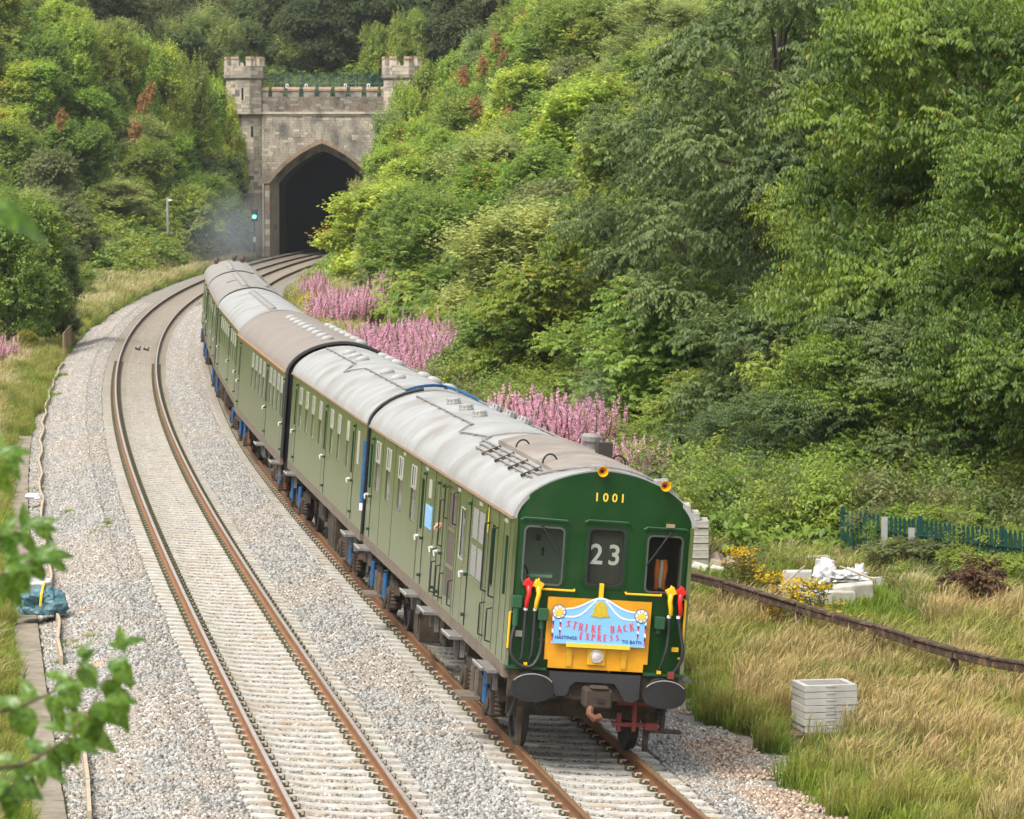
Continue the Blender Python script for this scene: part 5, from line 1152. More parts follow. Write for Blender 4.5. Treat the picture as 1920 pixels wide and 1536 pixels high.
# ------------------------------------------------------------------ vegetation
L_ash = leafmat('ash_leaves', (0.056,0.099,0.029), (0.212,0.273,0.087), (.16,.2,.05), .97, rough=.5, spec=.35, hue=.01)
L_cherry = leafmat('cherry_leaves', (0.047,0.099,0.012), (0.229,0.315,0.030), (.34,.26,.03), .992, rough=.45, spec=.4, hue=.01)
L_haw = leafmat('hawthorn_leaves', (0.099,0.169,0.029), (0.320,0.415,0.070), (.2,.2,.03), .97)
L_lime = leafmat('sapling_leaves', (0.094,0.173,0.028), (0.266,0.376,0.063), (.3,.3,.04), .96)
L_maple = leafmat('maple_leaves', (0.144,0.251,0.038), (0.455,0.570,0.081), (.36,.17,.02), .93, hue=.02)
L_will = leafmat('willow_leaves', (0.135,0.201,0.060), (0.408,0.474,0.145), None)
L_yew = leafmat('yew_leaves', (0.029,0.058,0.016), (0.136,0.157,0.037), (.11,.09,.02), .93)
L_rust = leafmat('rusty_leaves', (.26,.14,.045), (.42,.23,.08), (.34,.2,.04), .9)
L_wither = leafmat('withered_leaves', (.07,.045,.025), (.16,.10,.05), None)
L_gold = leafmat('golden_leaves', (.17,.18,.02), (.31,.30,.035), (.45,.24,.02), .93)
L_olive = leafmat('olive_leaves', (0.110,0.147,0.050), (0.257,0.283,0.098), (.16,.12,.04), .95)
M_bark = mat('bark', (.10,.085,.065), (.06,.05,.04), 9, .9, bump=.4, bscale=20)
M_barkp = mat('bark_pale', (.30,.27,.22), (.2,.18,.15), 9, .9)
def rotvec(n, r):
    v = r.normal(size=(n, 3)); return v/np.linalg.norm(v, axis=1, keepdims=True)
def leaves(pos, ax, nrm, ln, wd, fold=.25):
    """folded rhombic leaves, two triangles each"""
    ax = ax/np.linalg.norm(ax, axis=1, keepdims=True); sd = np.cross(ax, nrm); sd /= np.linalg.norm(sd, axis=1, keepdims=True)+1e-9; up = np.cross(sd, ax)
    l = ln[:, None]; w_ = wd[:, None]
    V = np.stack([pos, pos+ax*l*.45+sd*w_+up*w_*fold, pos+ax*l-up*l*.12, pos+ax*l*.45-sd*w_+up*w_*fold], 1).reshape(-1, 3)
    k = np.arange(len(pos))[:, None]*4; F = np.concatenate([k+[0,1,2], k+[0,2,3]], 1).reshape(-1, 3); return V, F
def crown(seed, R, H, z0=.0, nb=26, ns=900, nl=14, sl=.7, ll=.12, lw=.035, droop=.35, ldroop=.6, br=.42, shape='round', inner=.2, spread=.6, gap=.0, up=.15, tall=.85, accf=.12):
    r = np.random.default_rng(seed)
    # lumps
    t = r.random(nb)**.8; ang = r.uniform(0, 2*np.pi, nb); zz = z0+(H-z0)*(.12+.78*t)
    if shape == 'round': prof = np.sqrt(np.clip(1-((zz-z0)/(H-z0)*2-.85)**2/1.35, .05, 1))
    elif shape == 'cone': prof = np.clip(1.05-(zz-z0)/(H-z0), .08, 1)
    elif shape == 'bush': prof = np.sqrt(np.clip(1-((zz-z0)/(H-z0))**2.2, .03, 1))
    else: prof = np.clip(.75+.3*np.sin((zz-z0)/(H-z0)*3), .2, 1)
    rad = R*prof*r.uniform(.35, .85, nb); C = np.stack([rad*np.cos(ang), rad*np.sin(ang), zz], 1); rb = br*R*r.uniform(.6, 1.2, nb)
    k = r.integers(0, nb, ns); d = rotvec(ns, r); d[:, 2] = np.abs(d[:, 2])*.9-.25*r.random(ns); out = C[k]*[1,1,0]/(R+1e-6); d += out*.9; d /= np.linalg.norm(d, axis=1, keepdims=True)
    f = np.where(r.random(ns) < inner, r.uniform(.3, .8, ns), r.uniform(.82, 1.06, ns)); p0 = C[k]+d*(rb[k]*f)[:, None]*[1,1,tall]
    p0[:, 2] = np.maximum(p0[:, 2], z0+.02)
    sa = d*.8+rotvec(ns, r)*spread*.7; sa[:, 2] += up; sa /= np.linalg.norm(sa, axis=1, keepdims=True)
    T = np.tile(np.linspace(.05, 1, nl), ns); K = np.repeat(np.arange(ns), nl); L_ = sl*r.uniform(.6, 1.3, ns)[K]
    pos = p0[K]+sa[K]*(T*L_)[:, None]; pos[:, 2] -= droop*(T**2)*L_
    tang = sa[K].copy(); tang[:, 2] -= 2*droop*T
    side = np.cross(tang, [0,0,1.]); side /= np.linalg.norm(side, axis=1, keepdims=True)+1e-6; sg = np.where(np.arange(len(K)) % 2 == 0, 1, -1)[:, None]
    ax = tang*.45+side*sg*.8+r.normal(size=(len(K), 3))*.28; ax[:, 2] -= ldroop
    nr = rotvec(len(K), r)*.55+[0,0,1.]; nr += d[K]*.5
    ln = ll*r.uniform(.65, 1.25, len(K)); V, F = leaves(pos, ax, nr, ln, ln*lw/ll)
    v = .45*r.random(len(K))+.3*r.random(ns)[K]+.25*r.random(nb)[k][K]; v = np.where(r.random(len(K)) < .012, .99, v*.95)
    acc = r.random(nb) < accf; v = np.where(acc[k][K] & (r.random(len(K)) < .35) & (pos[:, 2] > H*.55), .985, v)
    return V, F, np.repeat(v, 2), (C, rb)
def crownmesh(name, m, **kw):
    V, F, v, info = crown(**kw); return npmesh(name, V, F, m, v), info
def trunkmesh(H, r0, seed, limbs=None, m=None, lean=.0, z0=-.4):
    r = random.Random(seed); mb = MB(); pts = [Vector((lean*z*z/H+.06*math.sin(z*1.3+seed), .05*math.cos(z+seed), z)) for z in np.linspace(z0, H*.85, 8)]
    mb.tube(pts, r0, 8, [r0*(1.25-.95*i/7) for i in range(8)])
    if limbs is not None:
        C, rb = limbs
        for i in range(min(len(C), 16)):
            c = Vector(C[i]); zb = max(.15*H, min(c.z-.35*math.hypot(c.x, c.y)-.3, H*.75)); b = Vector((lean*zb*zb/H, 0, zb)); q = b.lerp(c, .5)+Vector((r.uniform(-.2,.2), r.uniform(-.2,.2), .12*(c-b).length)); mb.tube([b, q, c], .03, 5, [r0*.4, r0*.25, r0*.08])
            for k in range(3):
                e = c+Vector((r.uniform(-1,1), r.uniform(-1,1), r.uniform(-.2,1))).normalized()*rb[i]*.9; mb.tube([c, c.lerp(e, .5)+Vector((0,0,.05)), e], .02, 4, [r0*.1, r0*.06, r0*.03])
    return mb.mesh('trunk', m or M_bark)
LIB = {}
def lib(key, m, H, R, r0, seed, bark=None, **kw):
    me, info = crownmesh('crown', m, seed=seed, R=R, H=H, **kw); LIB.setdefault(key, []).append((me, trunkmesh(H, r0, seed, info, bark), R, H))
for s_ in (1, 2):
    lib('ash', L_ash, 12, 3.6, .2, s_, z0=.8, nb=46, ns=5200, nl=15, sl=.62, ll=.135, lw=.034, droop=.45, ldroop=.75, br=.30, shape='col', spread=.9, inner=.25, accf=.0)
lib('cherry', L_cherry, 12.5, 4.2, .22, 11, z0=1.4, nb=85, ns=8600, nl=14, sl=.85, ll=.155, lw=.036, droop=.28, ldroop=1.15, br=.25, shape='col', spread=.5, inner=.25, accf=.0)
lib('sapling', L_lime, 5.5, 2.0, .07, 21, z0=.1, nb=26, ns=1700, nl=13, sl=.55, ll=.15, lw=.045, droop=.3, ldroop=.8, br=.33, shape='bush')
lib('elder', L_haw, 5, 2.6, .09, 22, z0=.1, nb=30, ns=2000, nl=13, sl=.5, ll=.15, lw=.045, droop=.3, ldroop=.6, br=.33, shape='bush')
for i, s_ in enumerate((31, 32, 33)):
    lib('haw', L_haw, 5.5, 2.9, .12, s_, z0=0, nb=48, ns=3000, nl=10, sl=.6, ll=.18, lw=.065, droop=.05, ldroop=.35, br=.25, inner=.35, up=.55, tall=1.25, shape='bush' if i else 'round', spread=.9)
for i, s_ in enumerate((41, 42)): lib('maple', L_maple, 5.5, 2.6, .1, s_, z0=0, nb=50, ns=3000, nl=10, sl=.65, ll=.18, lw=.065, droop=.0, ldroop=.35, br=.22, inner=.35, up=.7, tall=1.35, shape='bush', spread=.8)
for s_ in (51, 52): lib('willow', L_will, 5.8, 2.5, .1, s_, z0=0, nb=46, ns=2800, nl=11, sl=.8, ll=.20, lw=.042, droop=.05, ldroop=.25, br=.24, inner=.35, up=.7, tall=1.4, shape='round', spread=.6)
for s_ in (61, 62): lib('yew', L_yew, 11, 5.0, .3, s_, z0=0, nb=50, ns=3300, nl=11, sl=.9, ll=.26, lw=.075, droop=.4, ldroop=.7, br=.27, shape='round', spread=.8)
lib('sprig', L_rust, 2.4, .6, .03, 71, M_bark, z0=.2, nb=8, ns=130, nl=8, sl=.4, ll=.22, lw=.06, droop=.1, ldroop=.3, br=.4, shape='col')
lib('gold', L_gold, 3.2, 1.3, .04, 72, M_barkp, z0=.6, nb=14, ns=420, nl=8, sl=.4, ll=.20, lw=.07, droop=.1, ldroop=.3, br=.34, shape='round')
lib('oliveb', L_olive, 5, 3.2, .1, 81, z0=0, nb=34, ns=2100, nl=9, sl=.6, ll=.22, lw=.07, droop=.2, ldroop=.4, br=.3, shape='bush')
swap = {}
def tree(kind, var, x, y, H, R=None, label='', cat='tree', group=None, z=None, name=None, m=None):
    me, tk, r0, h0 = LIB[kind][var % len(LIB[kind])]
    if m is not None:
        key = (me.name, m.name)
        if key not in swap: c = me.copy(); c.materials[0] = m; swap[key] = c
        me = swap[key]
    R = R or r0*H/h0; nm = name or {'ash':'ash_tree','cherry':'cherry_tree','yew':'dark_tree','willow':'willow_bush','maple':'maple_bush','haw':'hawthorn_bush','sapling':'sapling','elder':'elder_bush','sprig':'sprig','gold':'golden_bush','oliveb':'olive_bush'}[kind]
    t = empty(nm, (x, y, G(x, y) if z is None else z), (0, 0, RNG.uniform(0, 6.28)), label, cat, group)
    t.scale = (R/r0, R/r0, H/h0); link('crown', me, t); link('trunk', tk, t); return t
def treep(kind, var, px_, Y, ytop, R, label, **kw):
    x = (px_-960)/FPX*Y; zt = CH-(ytop-319.5)/FPX*Y; g = kw.pop('z', None); g = G(x, Y) if g is None else g
    return tree(kind, var, x, Y, max(1.0, zt-g), R, label, z=g, **kw)
# -- near right trees
treep('cherry', 0, 1835, 87, -60, 4.6, 'big bright green cherry tree with hanging leaves filling the right edge')
treep('cherry', 0, 1660, 93, 330, 2.9, 'lower cherry tree with drooping boughs left of the big cherry', m=L_cherry)
treep('ash', 0, 1455, 104, -90, 4.3, 'tall grey-green ash tree between the cherry and the slope')
treep('ash', 1, 1690, 108, -150, 5.0, 'tall dark ash tree rising behind the cherries at the top right')
treep('ash', 1, 1290, 122, 150, 3.6, 'ash tree with its left edge against the open slope')
treep('elder', 0, 1560, 86, 640, 2.2, 'broad-leaved bush under the cherry behind the flower patch', cat='bush')
treep('elder', 0, 1420, 92, 560, 2.7, 'dense bush at the foot of the tall ash', cat='bush', m=L_ash)
treep('sapling', 0, 1260, 104, 520, 2.6, 'fresh green bush behind the nearest pink flowers', cat='bush')
treep('elder', 0, 1340, 96, 700, 2.0, 'dark green bush touching the nearest pink flowers on their right', cat='bush')
treep('sapling', 0, 1130, 128, 380, 2.6, 'bright green young tree left of the ash with light on its top', m=L_cherry)
treep('sapling', 0, 1010, 124, 500, 2.4, 'leafy bush standing behind the middle pink flowers', cat='bush', m=L_cherry)
treep('elder', 0, 1130, 112, 600, 2.3, 'dark leafy bush between the middle and the nearest pink flowers', cat='bush')
treep('sapling', 0, 925, 128, 560, 1.9, 'bush at the right end of the middle pink flowers', cat='bush', m=L_haw)
treep('haw', 0, 1040, 150, 400, 3.0, 'rounded green thicket above the middle flowers', cat='bush')
treep('haw', 1, 1190, 145, 250, 3.4, 'green thicket beside the ash high on the right slope', cat='bush')
treep('cherry', 0, 2010, 80, 200, 3.4, 'cherry tree at the very right edge above the palisade fence', m=L_cherry)
for i, (px_, Y, yt, R, lb) in enumerate(((1600,79,905,1.5,'bramble bush at the left end of the green fence'),(1745,74.5,948,1.1,'bramble bush over the palisade fence tops'),(1880,71.5,985,.55,'bramble bush over the right part of the palisade fence'),(1700,72.2,1015,.9,'bramble bush in front of the two steel posts'),(1905,69.2,1085,.6,'bramble bush at the right edge below the fence'),(1470,82,900,1.6,'low tangle of weeds behind the rubble pile'),(1400,78,965,1.1,'low tangle of weeds behind the small broken blocks'),(1800,70.4,1072,.5,'bramble bush below the middle of the fence'))):
    treep('elder', 0, px_, Y, yt, R, lb, cat='bush', name='bramble_bush', m=L_haw if i % 3 else L_olive)
treep('sprig', 0, 1848, 66, 1035, .32, 'brown withered dock plant in the grass below the fence', cat='plant', name='withered_plant', m=L_wither); treep('sprig', 0, 1800, 67, 1065, .28, 'brown withered plant left of the withered dock', cat='plant', name='withered_plant', m=L_wither)
for px_, Y, yt, R, m_, lb in ((1540,85,720,2.2,L_ash,'dark low boughs hanging behind the left end of the fence'),(1660,84,600,2.7,L_cherry,'cherry boughs hanging low behind the galvanised posts'),(1790,83,560,2.9,L_ash,'dark low boughs hanging behind the middle of the fence'),(1925,82,600,2.8,L_cherry,'cherry boughs hanging low at the right edge'),(1430,89,760,1.8,L_ash,'dark low bush behind the pale agrimony flowers')):  # shade under the big cherry is put in by darker ash leaf colour
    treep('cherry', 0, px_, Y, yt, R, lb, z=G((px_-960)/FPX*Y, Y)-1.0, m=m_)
for i, (x, Y, H, kd) in enumerate(((19,82,12,'ash'),(25,74,11,'cherry'),(22,96,13,'ash'),(30,88,13,'cherry'),(16,110,13,'ash'),(24,118,14,'ash'),(31,106,13,'cherry'),(34,70,11,'ash'))):
    tree(kd, i, x, Y, H, None, ('ash' if kd == 'ash' else 'cherry')+' tree in the wood behind the palisade fence, mostly out of view', group='wood behind the fence')
# -- right slope down to the tunnel
def where(px_, py_, side):
    if side == 'R':
        a = 'by the tunnel mouth' if px_ < 760 else 'below the right tower' if px_ < 900 else 'mid right slope' if px_ < 1060 else 'near the ash trees'
    else: a = 'far left bank' if px_ < 110 else 'left bank below grey trees' if px_ < 230 else 'left bank above mast' if px_ < 360 else 'beside left tower'
    b = 'low down' if py_ > 400 else 'at arch height' if py_ > 270 else 'above arch height' if py_ > 190 else 'at tower height' if py_ > 100 else 'at picture top'
    return a+', '+b
LOOK = {'haw':('green hawthorn bush',None),'maple':('yellow-green bush',None),'willow':('pale grey-green bush',None),'oliveb':('dull olive bush',None)}
def auto(kind, x, Y, H, R, side, m=None, word=None):
    z = G(x, Y); c = pix((x, Y, z+H*.7)); lab = (word or LOOK[kind][0])+' '+where(c[0], c[1], side)
    return tree(kind, RNG.randrange(9), x, Y, H, R, lab, cat='bush', group='bushes alike: '+lab, m=m)
cnt = 0
for Y in np.arange(150, 343, 11.5):
    for d in np.arange(7.2, 36, 4.1):
        dd = d+RNG.uniform(-1.1, 1.1)+1.4*(Y < 215)*(1-(Y-150)/65); YY = Y+RNG.uniform(-4, 4); YY = min(YY, 340)
        p = P(YY, dd)
        if dd < 7.3+3.5*(YY < 200): continue
        zz = ground_z(YY, dd); c = pix((p.x, YY, zz+4))
        if c[0] > 1330 or (c[1] < -60 and dd > 14): continue
        H = RNG.uniform(3.8, 6.2)*(.75 if dd < 9 else 1)*(1.15 if YY > 280 else 1); R = H*RNG.uniform(.44,.6)
        q = RNG.random(); px_ = c[0]
        kd = 'maple' if q < (.42 if px_ < 930 and zz > 3 else .15) else 'haw' if q < .7 else 'willow' if q < .9 else 'oliveb'
        auto(kd, p.x, YY, H, R, 'R', m=(L_lime if kd == 'haw' and RNG.random() < .4 else None))
for px_, Y, yt, R, lb in ((735,262,350,1.9,'small golden-leaved bush right of the tunnel mouth'),(790,255,390,1.8,'golden-leaved bush above bare pale stems'),(700,268,400,1.3,'low golden bush nearest the tunnel mouth'),(830,262,330,1.4,'golden bush behind the one with bare stems'),(1320,300,40,2,'golden bush high on the right')):
    treep('gold', 0, px_, Y, yt, R, lb, cat='bush', z=CH-(yt+70-319)/FPX*Y)
for px_, Y, yt, lb in ((930,300,55,'rust-red sprig at the top of the right slope'),(905,300,100,'rust-red sprig below the topmost on the right slope'),(870,290,120,'rust-red sprig left of the topmost ones on the right'),(892,270,175,'upright rust-red sprig in the middle of the right slope'),(955,255,195,'brown withered sprig in the dark gap of the right slope'),(1085,280,115,'small rust-red sprig near the dark trees on the right'),(945,290,90,'thin rust-red sprig among the high right bushes'),
    (118,285,200,'bright rust-red patch of leaves on the left bank'),(270,305,170,'rust-red sprig at the middle of the left bank'),(285,310,150,'rust-red sprig above the middle of the left bank'),(255,290,220,'orange sprig in the yellow bushes of the left bank')):
    treep('sprig', 0, px_, Y-22, yt, .3, lb, cat='bush', name='rusty_sprig', z=CH-(yt+60-319)/FPX*(Y-22))
# -- left bank
for Y in np.arange(275, 343, 8.5):
    for d in np.arange(-7.6, -48, -4.3):
        dd = d+RNG.uniform(-1.2, 1.2); YY = min(Y+RNG.uniform(-3, 3), 340); zz = ground_z(YY, dd); p = P(YY, dd)
        c = pix((p.x, YY, zz+4))
        if c[0] < -90 or c[1] < -60 : continue
        if YY > 336 and dd > -10.5: continue
        if YY < 296 and dd > -13: continue
        H = RNG.uniform(3.8, 6.0); R = H*RNG.uniform(.44,.58)
        q = RNG.random(); hi = c[1] < 300
        kd = 'maple' if q < (.55 if hi else .1) else 'haw' if q < .78 else 'willow' if q < .95 else 'oliveb'
        auto(kd, p.x, YY, H, R, 'L', m=(L_lime if kd == 'haw' and RNG.random() < .2 else None))
for i, (px_, Y, yt, R, kd, lb) in enumerate(((440,342,262,1.25,'haw','dark green bush against the left tunnel jamb behind the signal'),(425,336,205,1.7,'maple','yellow-green bush covering the foot of the left tower'),(392,331,165,2.1,'maple','orange-tipped yellow-green bush reaching the wing wall of the left tower'),(352,326,128,2.3,'haw','green bush on the crest left of the wing wall'),(308,320,105,2.4,'maple','yellow-green bush at the crest above the slim mast'),(255,315,88,2.5,'maple','yellow-green bush with orange tips on the left crest'),(200,312,70,2.6,'haw','green bush on the left crest under the grey trees'),(145,308,48,2.5,'maple','tallest yellow-orange bush on the left crest'),(90,302,78,2.3,'haw','green bush on the upper left crest'),(40,298,125,2.3,'maple','yellowish bush at the upper left edge'))):
    treep(kd, i, px_, Y, yt, R, lb, cat='bush')
for i, (px_, Y, yt, R, kd, lb) in enumerate(((722,300,275,2.0,'haw','green bush leaning over the right side of the tunnel mouth'),(728,318,225,1.9,'willow','grey-green bush hiding the foot of the right tower'),(765,322,175,2.1,'maple','yellow-green bush against the right tower'),(812,324,140,2.2,'haw','green bush just right of the right tower'),(860,322,105,2.4,'maple','yellow-green bush on the crest right of the tower'),(915,318,70,2.5,'willow','grey-green bush on the crest with rust sprigs'),(975,315,40,2.6,'willow','pale grey-green tree at the top of the right slope'),(682,262,350,1.4,'willow','grey-green bush overhanging the track at the tunnel mouth'),(1040,310,60,2.6,'haw','green bush high on the right slope by the dark trees'))):
    treep(kd, i, px_, Y, yt, R, lb, cat='bush')
treep('haw', 1, 40, 166, 390, 2.5, 'dense green bush on the left beside the verge', cat='bush'); treep('haw', 2, 15, 160, 420, 2.0, 'dark green bush at the left edge behind the pink flowers', cat='bush', m=L_haw); treep('haw', 0, 90, 168, 470, 1.5, 'lower right side bush of the dark clump beside the handrail', cat='bush', m=L_ash)
treep('willow', 0, 0, 190, 370, 2.2, 'pale green bush at the left edge behind the dark clump', cat='bush', m=L_lime)
treep('oliveb', 0, 112, 262, 385, 3.1, 'rounded olive bush behind the left verge', cat='bush'); treep('oliveb', 0, 135, 236, 472, 1.3, 'small brownish bush before the olive bush on the left', cat='bush')
treep('willow', 1, 210, 290, 345, 3.0, 'grey-green tree left of the slim mast', cat='bush'); treep('willow', 0, 330, 315, 340, 2.6, 'grey-green bush right behind the slim mast', cat='bush'); treep('haw', 0, 400, 325, 300, 3.0, 'dark green bush behind the exhaust haze', cat='bush', m=L_ash)
treep('sapling', 0, 158, 222, 500, .75, 'small bright green bush on the left verge', cat='bush', m=L_lime); treep('sapling', 0, 50, 156, 622, .55, 'small lime green plant before the dark bush on the left', cat='bush', m=L_gold)
for px_, Y, yt in ((190,268,478),(215,272,474),(240,276,470),(265,282,466),(352,300,462),(375,310,468)):
    treep('sapling', 0, px_, Y, yt, 1.0, 'low lime green bush in the row before the mast', cat='bush', m=L_lime, group='low lime bushes before the mast')
# -- hill above the portal
for Y in (349, 357, 366, 378, 392, 408, 428):
    for k, px_ in enumerate(np.arange(-60, 1500, 105)):
        pp = px_+RNG.uniform(-35, 35); YY = Y+RNG.uniform(-3, 3); x = (pp-960)/FPX*YY; z = hill_z(x, YY)-.3
        front = Y < 360
        if front and 400 < pp < 800: continue
        c = pix((x, YY, z)); 
        if c[1] < -40: continue
        cen = 480 < pp < 760
        kd = 'yew' if (cen or RNG.random() < .35 or pp > 1050) else RNG.choice(['haw','willow','willow','haw'])
        H = RNG.uniform(8, 11) if kd == 'yew' else RNG.uniform(5.5, 8)
        side = 'left of the towers' if pp < 420 else 'straight above the arch' if pp < 720 else 'right of the towers' if pp < 1000 else 'above the right slope'
        row = 'first row' if Y < 370 else 'middle rows' if Y < 400 else 'farthest rows'
        tree(kd, RNG.randrange(9), x, YY, H, H*.48, {'yew':'dark tree','haw':'mid green tree','willow':'grey-green tree'}[kd]+' on the hill '+side+', '+row, cat='tree', group='hill trees '+side+', '+kd+' '+row, z=z, m=(L_ash if kd == 'haw' else None))
treep('haw', 0, 770, 350, 40, 2.2, 'bright green bush behind the right tower', cat='bush', z=13, m=L_lime); treep('haw', 1, 700, 352, 60, 2.0, 'light green bush left of the right tower top', cat='bush', z=13, m=L_haw); treep('willow', 0, 400, 352, 30, 2.6, 'pale grey-green tree left behind the left tower', z=13); treep('willow', 1, 330, 352, 50, 2.6, 'pale grey-green tree farther left behind the left tower', z=13)
for px_, Y, yt, R, lb in ((452,343.3,98,.45,'tuft of weeds on the left tower top'),(752,343.3,90,.6,'tuft of weeds on the right tower top')): treep('sapling', 0, px_, Y, yt, R, lb, cat='weeds', name='weed_tuft', z=17.3)
# bare pale stems under the golden bush
m = MB()
bs = empty('bare_bush', ((790-960)/FPX*250, 250, 1.2), label='bush of bare pale upright stems under the golden leaves', cat='bush'); g0 = G(bs.location.x, 250)
for k in range(26):
    a = RNG.uniform(-1, 1); m.tube([(a*.7, RNG.uniform(-.4,.4), g0-1.4), (a*1.6, RNG.uniform(-.5,.5), g0+.6), (a*2.0+RNG.uniform(-.2,.2), RNG.uniform(-.6,.6), g0+2.4)], .02, 4)
m.build('stems', M_barkp, bs)
# -- slope undergrowth: leafy clumps (stuff)
def clump(seed, m, R=.55, H=.5, n=60, ll=.14, lw=.05):
    V, F, v, _ = crown(seed, R, H, 0, 6, n, 6, .3, ll, lw, .2, .4, .4, 'bush', .1); return npmesh('clump', V, F, m, v)
CL = protos('leaf_clump', [clump(1, L_haw), clump(2, L_lime), clump(3, L_haw), clump(4, L_olive), clump(5, L_lime, .6, .35), clump(6, L_haw, .5, .8), clump(7, L_ash, .5, .7, 150, .075, .024), clump(8, L_haw, .5, .9, 150, .07, .02), clump(9, L_olive, .45, .8, 130, .07, .018)])
r = np.random.default_rng(5); pts = []; rots = []; scl = []; idx = []
def put(p, s_, i, sz=1.0): pts.append(tuple(p)); rots.append((r.uniform(-.15,.15), r.uniform(-.15,.15), r.uniform(0, 6.28))); scl.append((s_, s_, s_*sz)); idx.append(i)
for k in range(5200):
    Y = r.uniform(150, 342); d = r.uniform(6.2, 34); p = P(Y, d)
    if d < 10.8 and Y < 245: continue
    put((p.x, p.y, ground_z(Y, d)-.1), r.uniform(1.5, 3.0), int(r.choice([0,1,2,3,4,5])))
for k in range(3600):
    Y = r.uniform(262, 342); d = r.uniform(-45, -7.5); p = P(Y, d); put((p.x, p.y, ground_z(Y, d)-.1), r.uniform(1.5, 2.8), int(r.choice([0,1,2,3,5])))
for k in range(1500):
    Y = r.uniform(84, 150); d = r.uniform(8.8, 24); p = P(Y, d); put((p.x, p.y, ground_z(Y, d)-.1), r.uniform(.9, 1.9), int(r.choice([6,7,7,8,6,0])))
for k in range(760):   # weeds before the fence and round the rubble
    px_ = r.uniform(1300, 1960); Y = r.uniform(68, 84); x = (px_-960)/FPX*Y
    if (4.4 < x < 7.3 and Y < 72.5) or (x < 4.8 and Y < 76.5): continue
    put((x, Y, G(x, Y)-.05), r.uniform(.6, 1.3)*(1.25 if Y > 76 else .5), int(r.choice([6,7,8,7,6,1])), 1.25)
for k in range(100):   # brambles over the fence
    t = r.random(); q = Vector((6.75, 75.0, 0)).lerp(Vector((11.5, 68.0, 0)), t)
    if .16 < t < .26: continue
    put((q.x+r.uniform(-.1,.5), q.y+r.uniform(-.1,.5), G(q.x, q.y)+r.uniform(-.05,1.0)), r.uniform(.3, .65), int(r.choice([0,6,7,1,8])))
for k in range(900):
    Y = r.uniform(45, 84); x = r.uniform(10.5, 45); put((x, Y, G(x, Y)-.05), r.uniform(.6, 1.5), int(r.choice([6,7,8,0,1])))
for k in range(2600):
    Y = r.uniform(346, 440); x = r.uniform(-70, 40); put((x, Y, hill_z(x, Y)-.1), r.uniform(2, 3.6), int(r.choice([0,2,3])))
for k in range(700):
    Y = r.uniform(150, 262); d = r.uniform(-26, -8.5); p = P(Y, d); put((p.x, p.y, ground_z(Y, d)-.1), r.uniform(.8, 1.6)*(.6 if Y < 175 else 1), int(r.choice([1,4,5,3])))
scatter('undergrowth', CL, pts, rots, scl, idx)
# -- grasses
def grassmat(name, base, tip, rough=.6, patch=.25, alt=None):
    m = leafmat(name, base, tip, None, rough=rough, trans=.4, patch=patch, hue=.015); return m
M_g1 = grassmat('grass_straw', (.14,.145,.038), (.50,.385,.165)); M_g2 = grassmat('grass_green', (.09,.15,.016), (.24,.33,.04)); M_g3 = grassmat('grass_pale', (.22,.23,.07), (.56,.49,.26)); M_g4 = grassmat('grass_mix', (.10,.14,.022), (.34,.33,.08))
def tuft(seed, m, n=70, h=.6, rad=.16, w_=.006, lean=.35, heads=0):
    r = np.random.default_rng(seed); V = []; F = []; A = []; k = 0; wind = np.array([.25,.0])
    for i in range(n):
        a = r.uniform(0, 6.28); q = r.random()**.5*rad; b = np.array([math.cos(a)*q, math.sin(a)*q, -.03]); ln = h*r.uniform(.55, 1.15); th = r.uniform(0, 6.28); l_ = lean*r.uniform(.2, 1.3)
        dx, dy = math.cos(th)*l_+wind[0]*r.uniform(.3,1), math.sin(th)*l_; s = np.array([-math.sin(th+r.uniform(-.8,.8)), math.cos(th), 0])*w_
        P_ = [b, b+np.array([dx*.25*ln, dy*.25*ln, ln*.5]), b+np.array([dx*.7*ln, dy*.7*ln, ln*.88]), b+np.array([dx*1.25*ln, dy*1.25*ln, ln*1.0])]
        W_ = [1, .9, .55, .08]; 
        if heads and r.random() < heads: W_ = [.5, .4, 1.7, .3]
        for p, ww in zip(P_, W_): V += [p-s*ww, p+s*ww]
        for j in range(3): F.append((k+2*j, k+2*j+1, k+2*j+3, k+2*j+2)); A.append(min(1, max(0, (.15, .5, .85)[j]+r.uniform(-.2,.2))))
        k += 8
    return npmesh('tuft', np.array(V), np.array(F), m, np.array(A))
GC = protos('grass_tuft', [tuft(1, M_g1, 80, .62, .2, .006, .32, .5), tuft(2, M_g1, 70, .52, .2, .006, .45, .6), tuft(3, M_g4, 80, .5, .2, .007, .4, .1), tuft(4, M_g2, 90, .38, .2, .007, .45), tuft(5, M_g3, 80, .5, .2, .006, .5, .5), tuft(6, M_g2, 70, .26, .22, .009, .5), tuft(7, M_g4, 70, .55, .2, .006, .4, .4)])
pts = []; rots = []; scl = []; idx = []
def grass(Y0, Y1, dens, dfun, pick, smin=.8, smax=1.25):
    for Y in np.arange(Y0, Y1, .5):
        d0, d1 = dfun(Y)
        n = r.poisson((d1-d0)*.5*dens(Y))
        for k in range(n):
            YY = Y+r.uniform(0, .5); d = r.uniform(d0, d1); p = P(YY, d); nz = noise.noise(Vector((p.x*.45, p.y*.3, 0))); i = pick(YY, d, nz)
            if i is None: continue
            s_ = r.uniform(smin, smax); pts.append((p.x, p.y, ground_z(YY, d)-.02)); rots.append((0,0,r.uniform(-.9,.9))); scl.append((s_,s_,s_*r.uniform(.8,1.15))); idx.append(i)
def edgeR(Y): return 4.55+.35*math.sin(Y*.9)+.25*math.sin(Y*2.3)+bulge(Y)
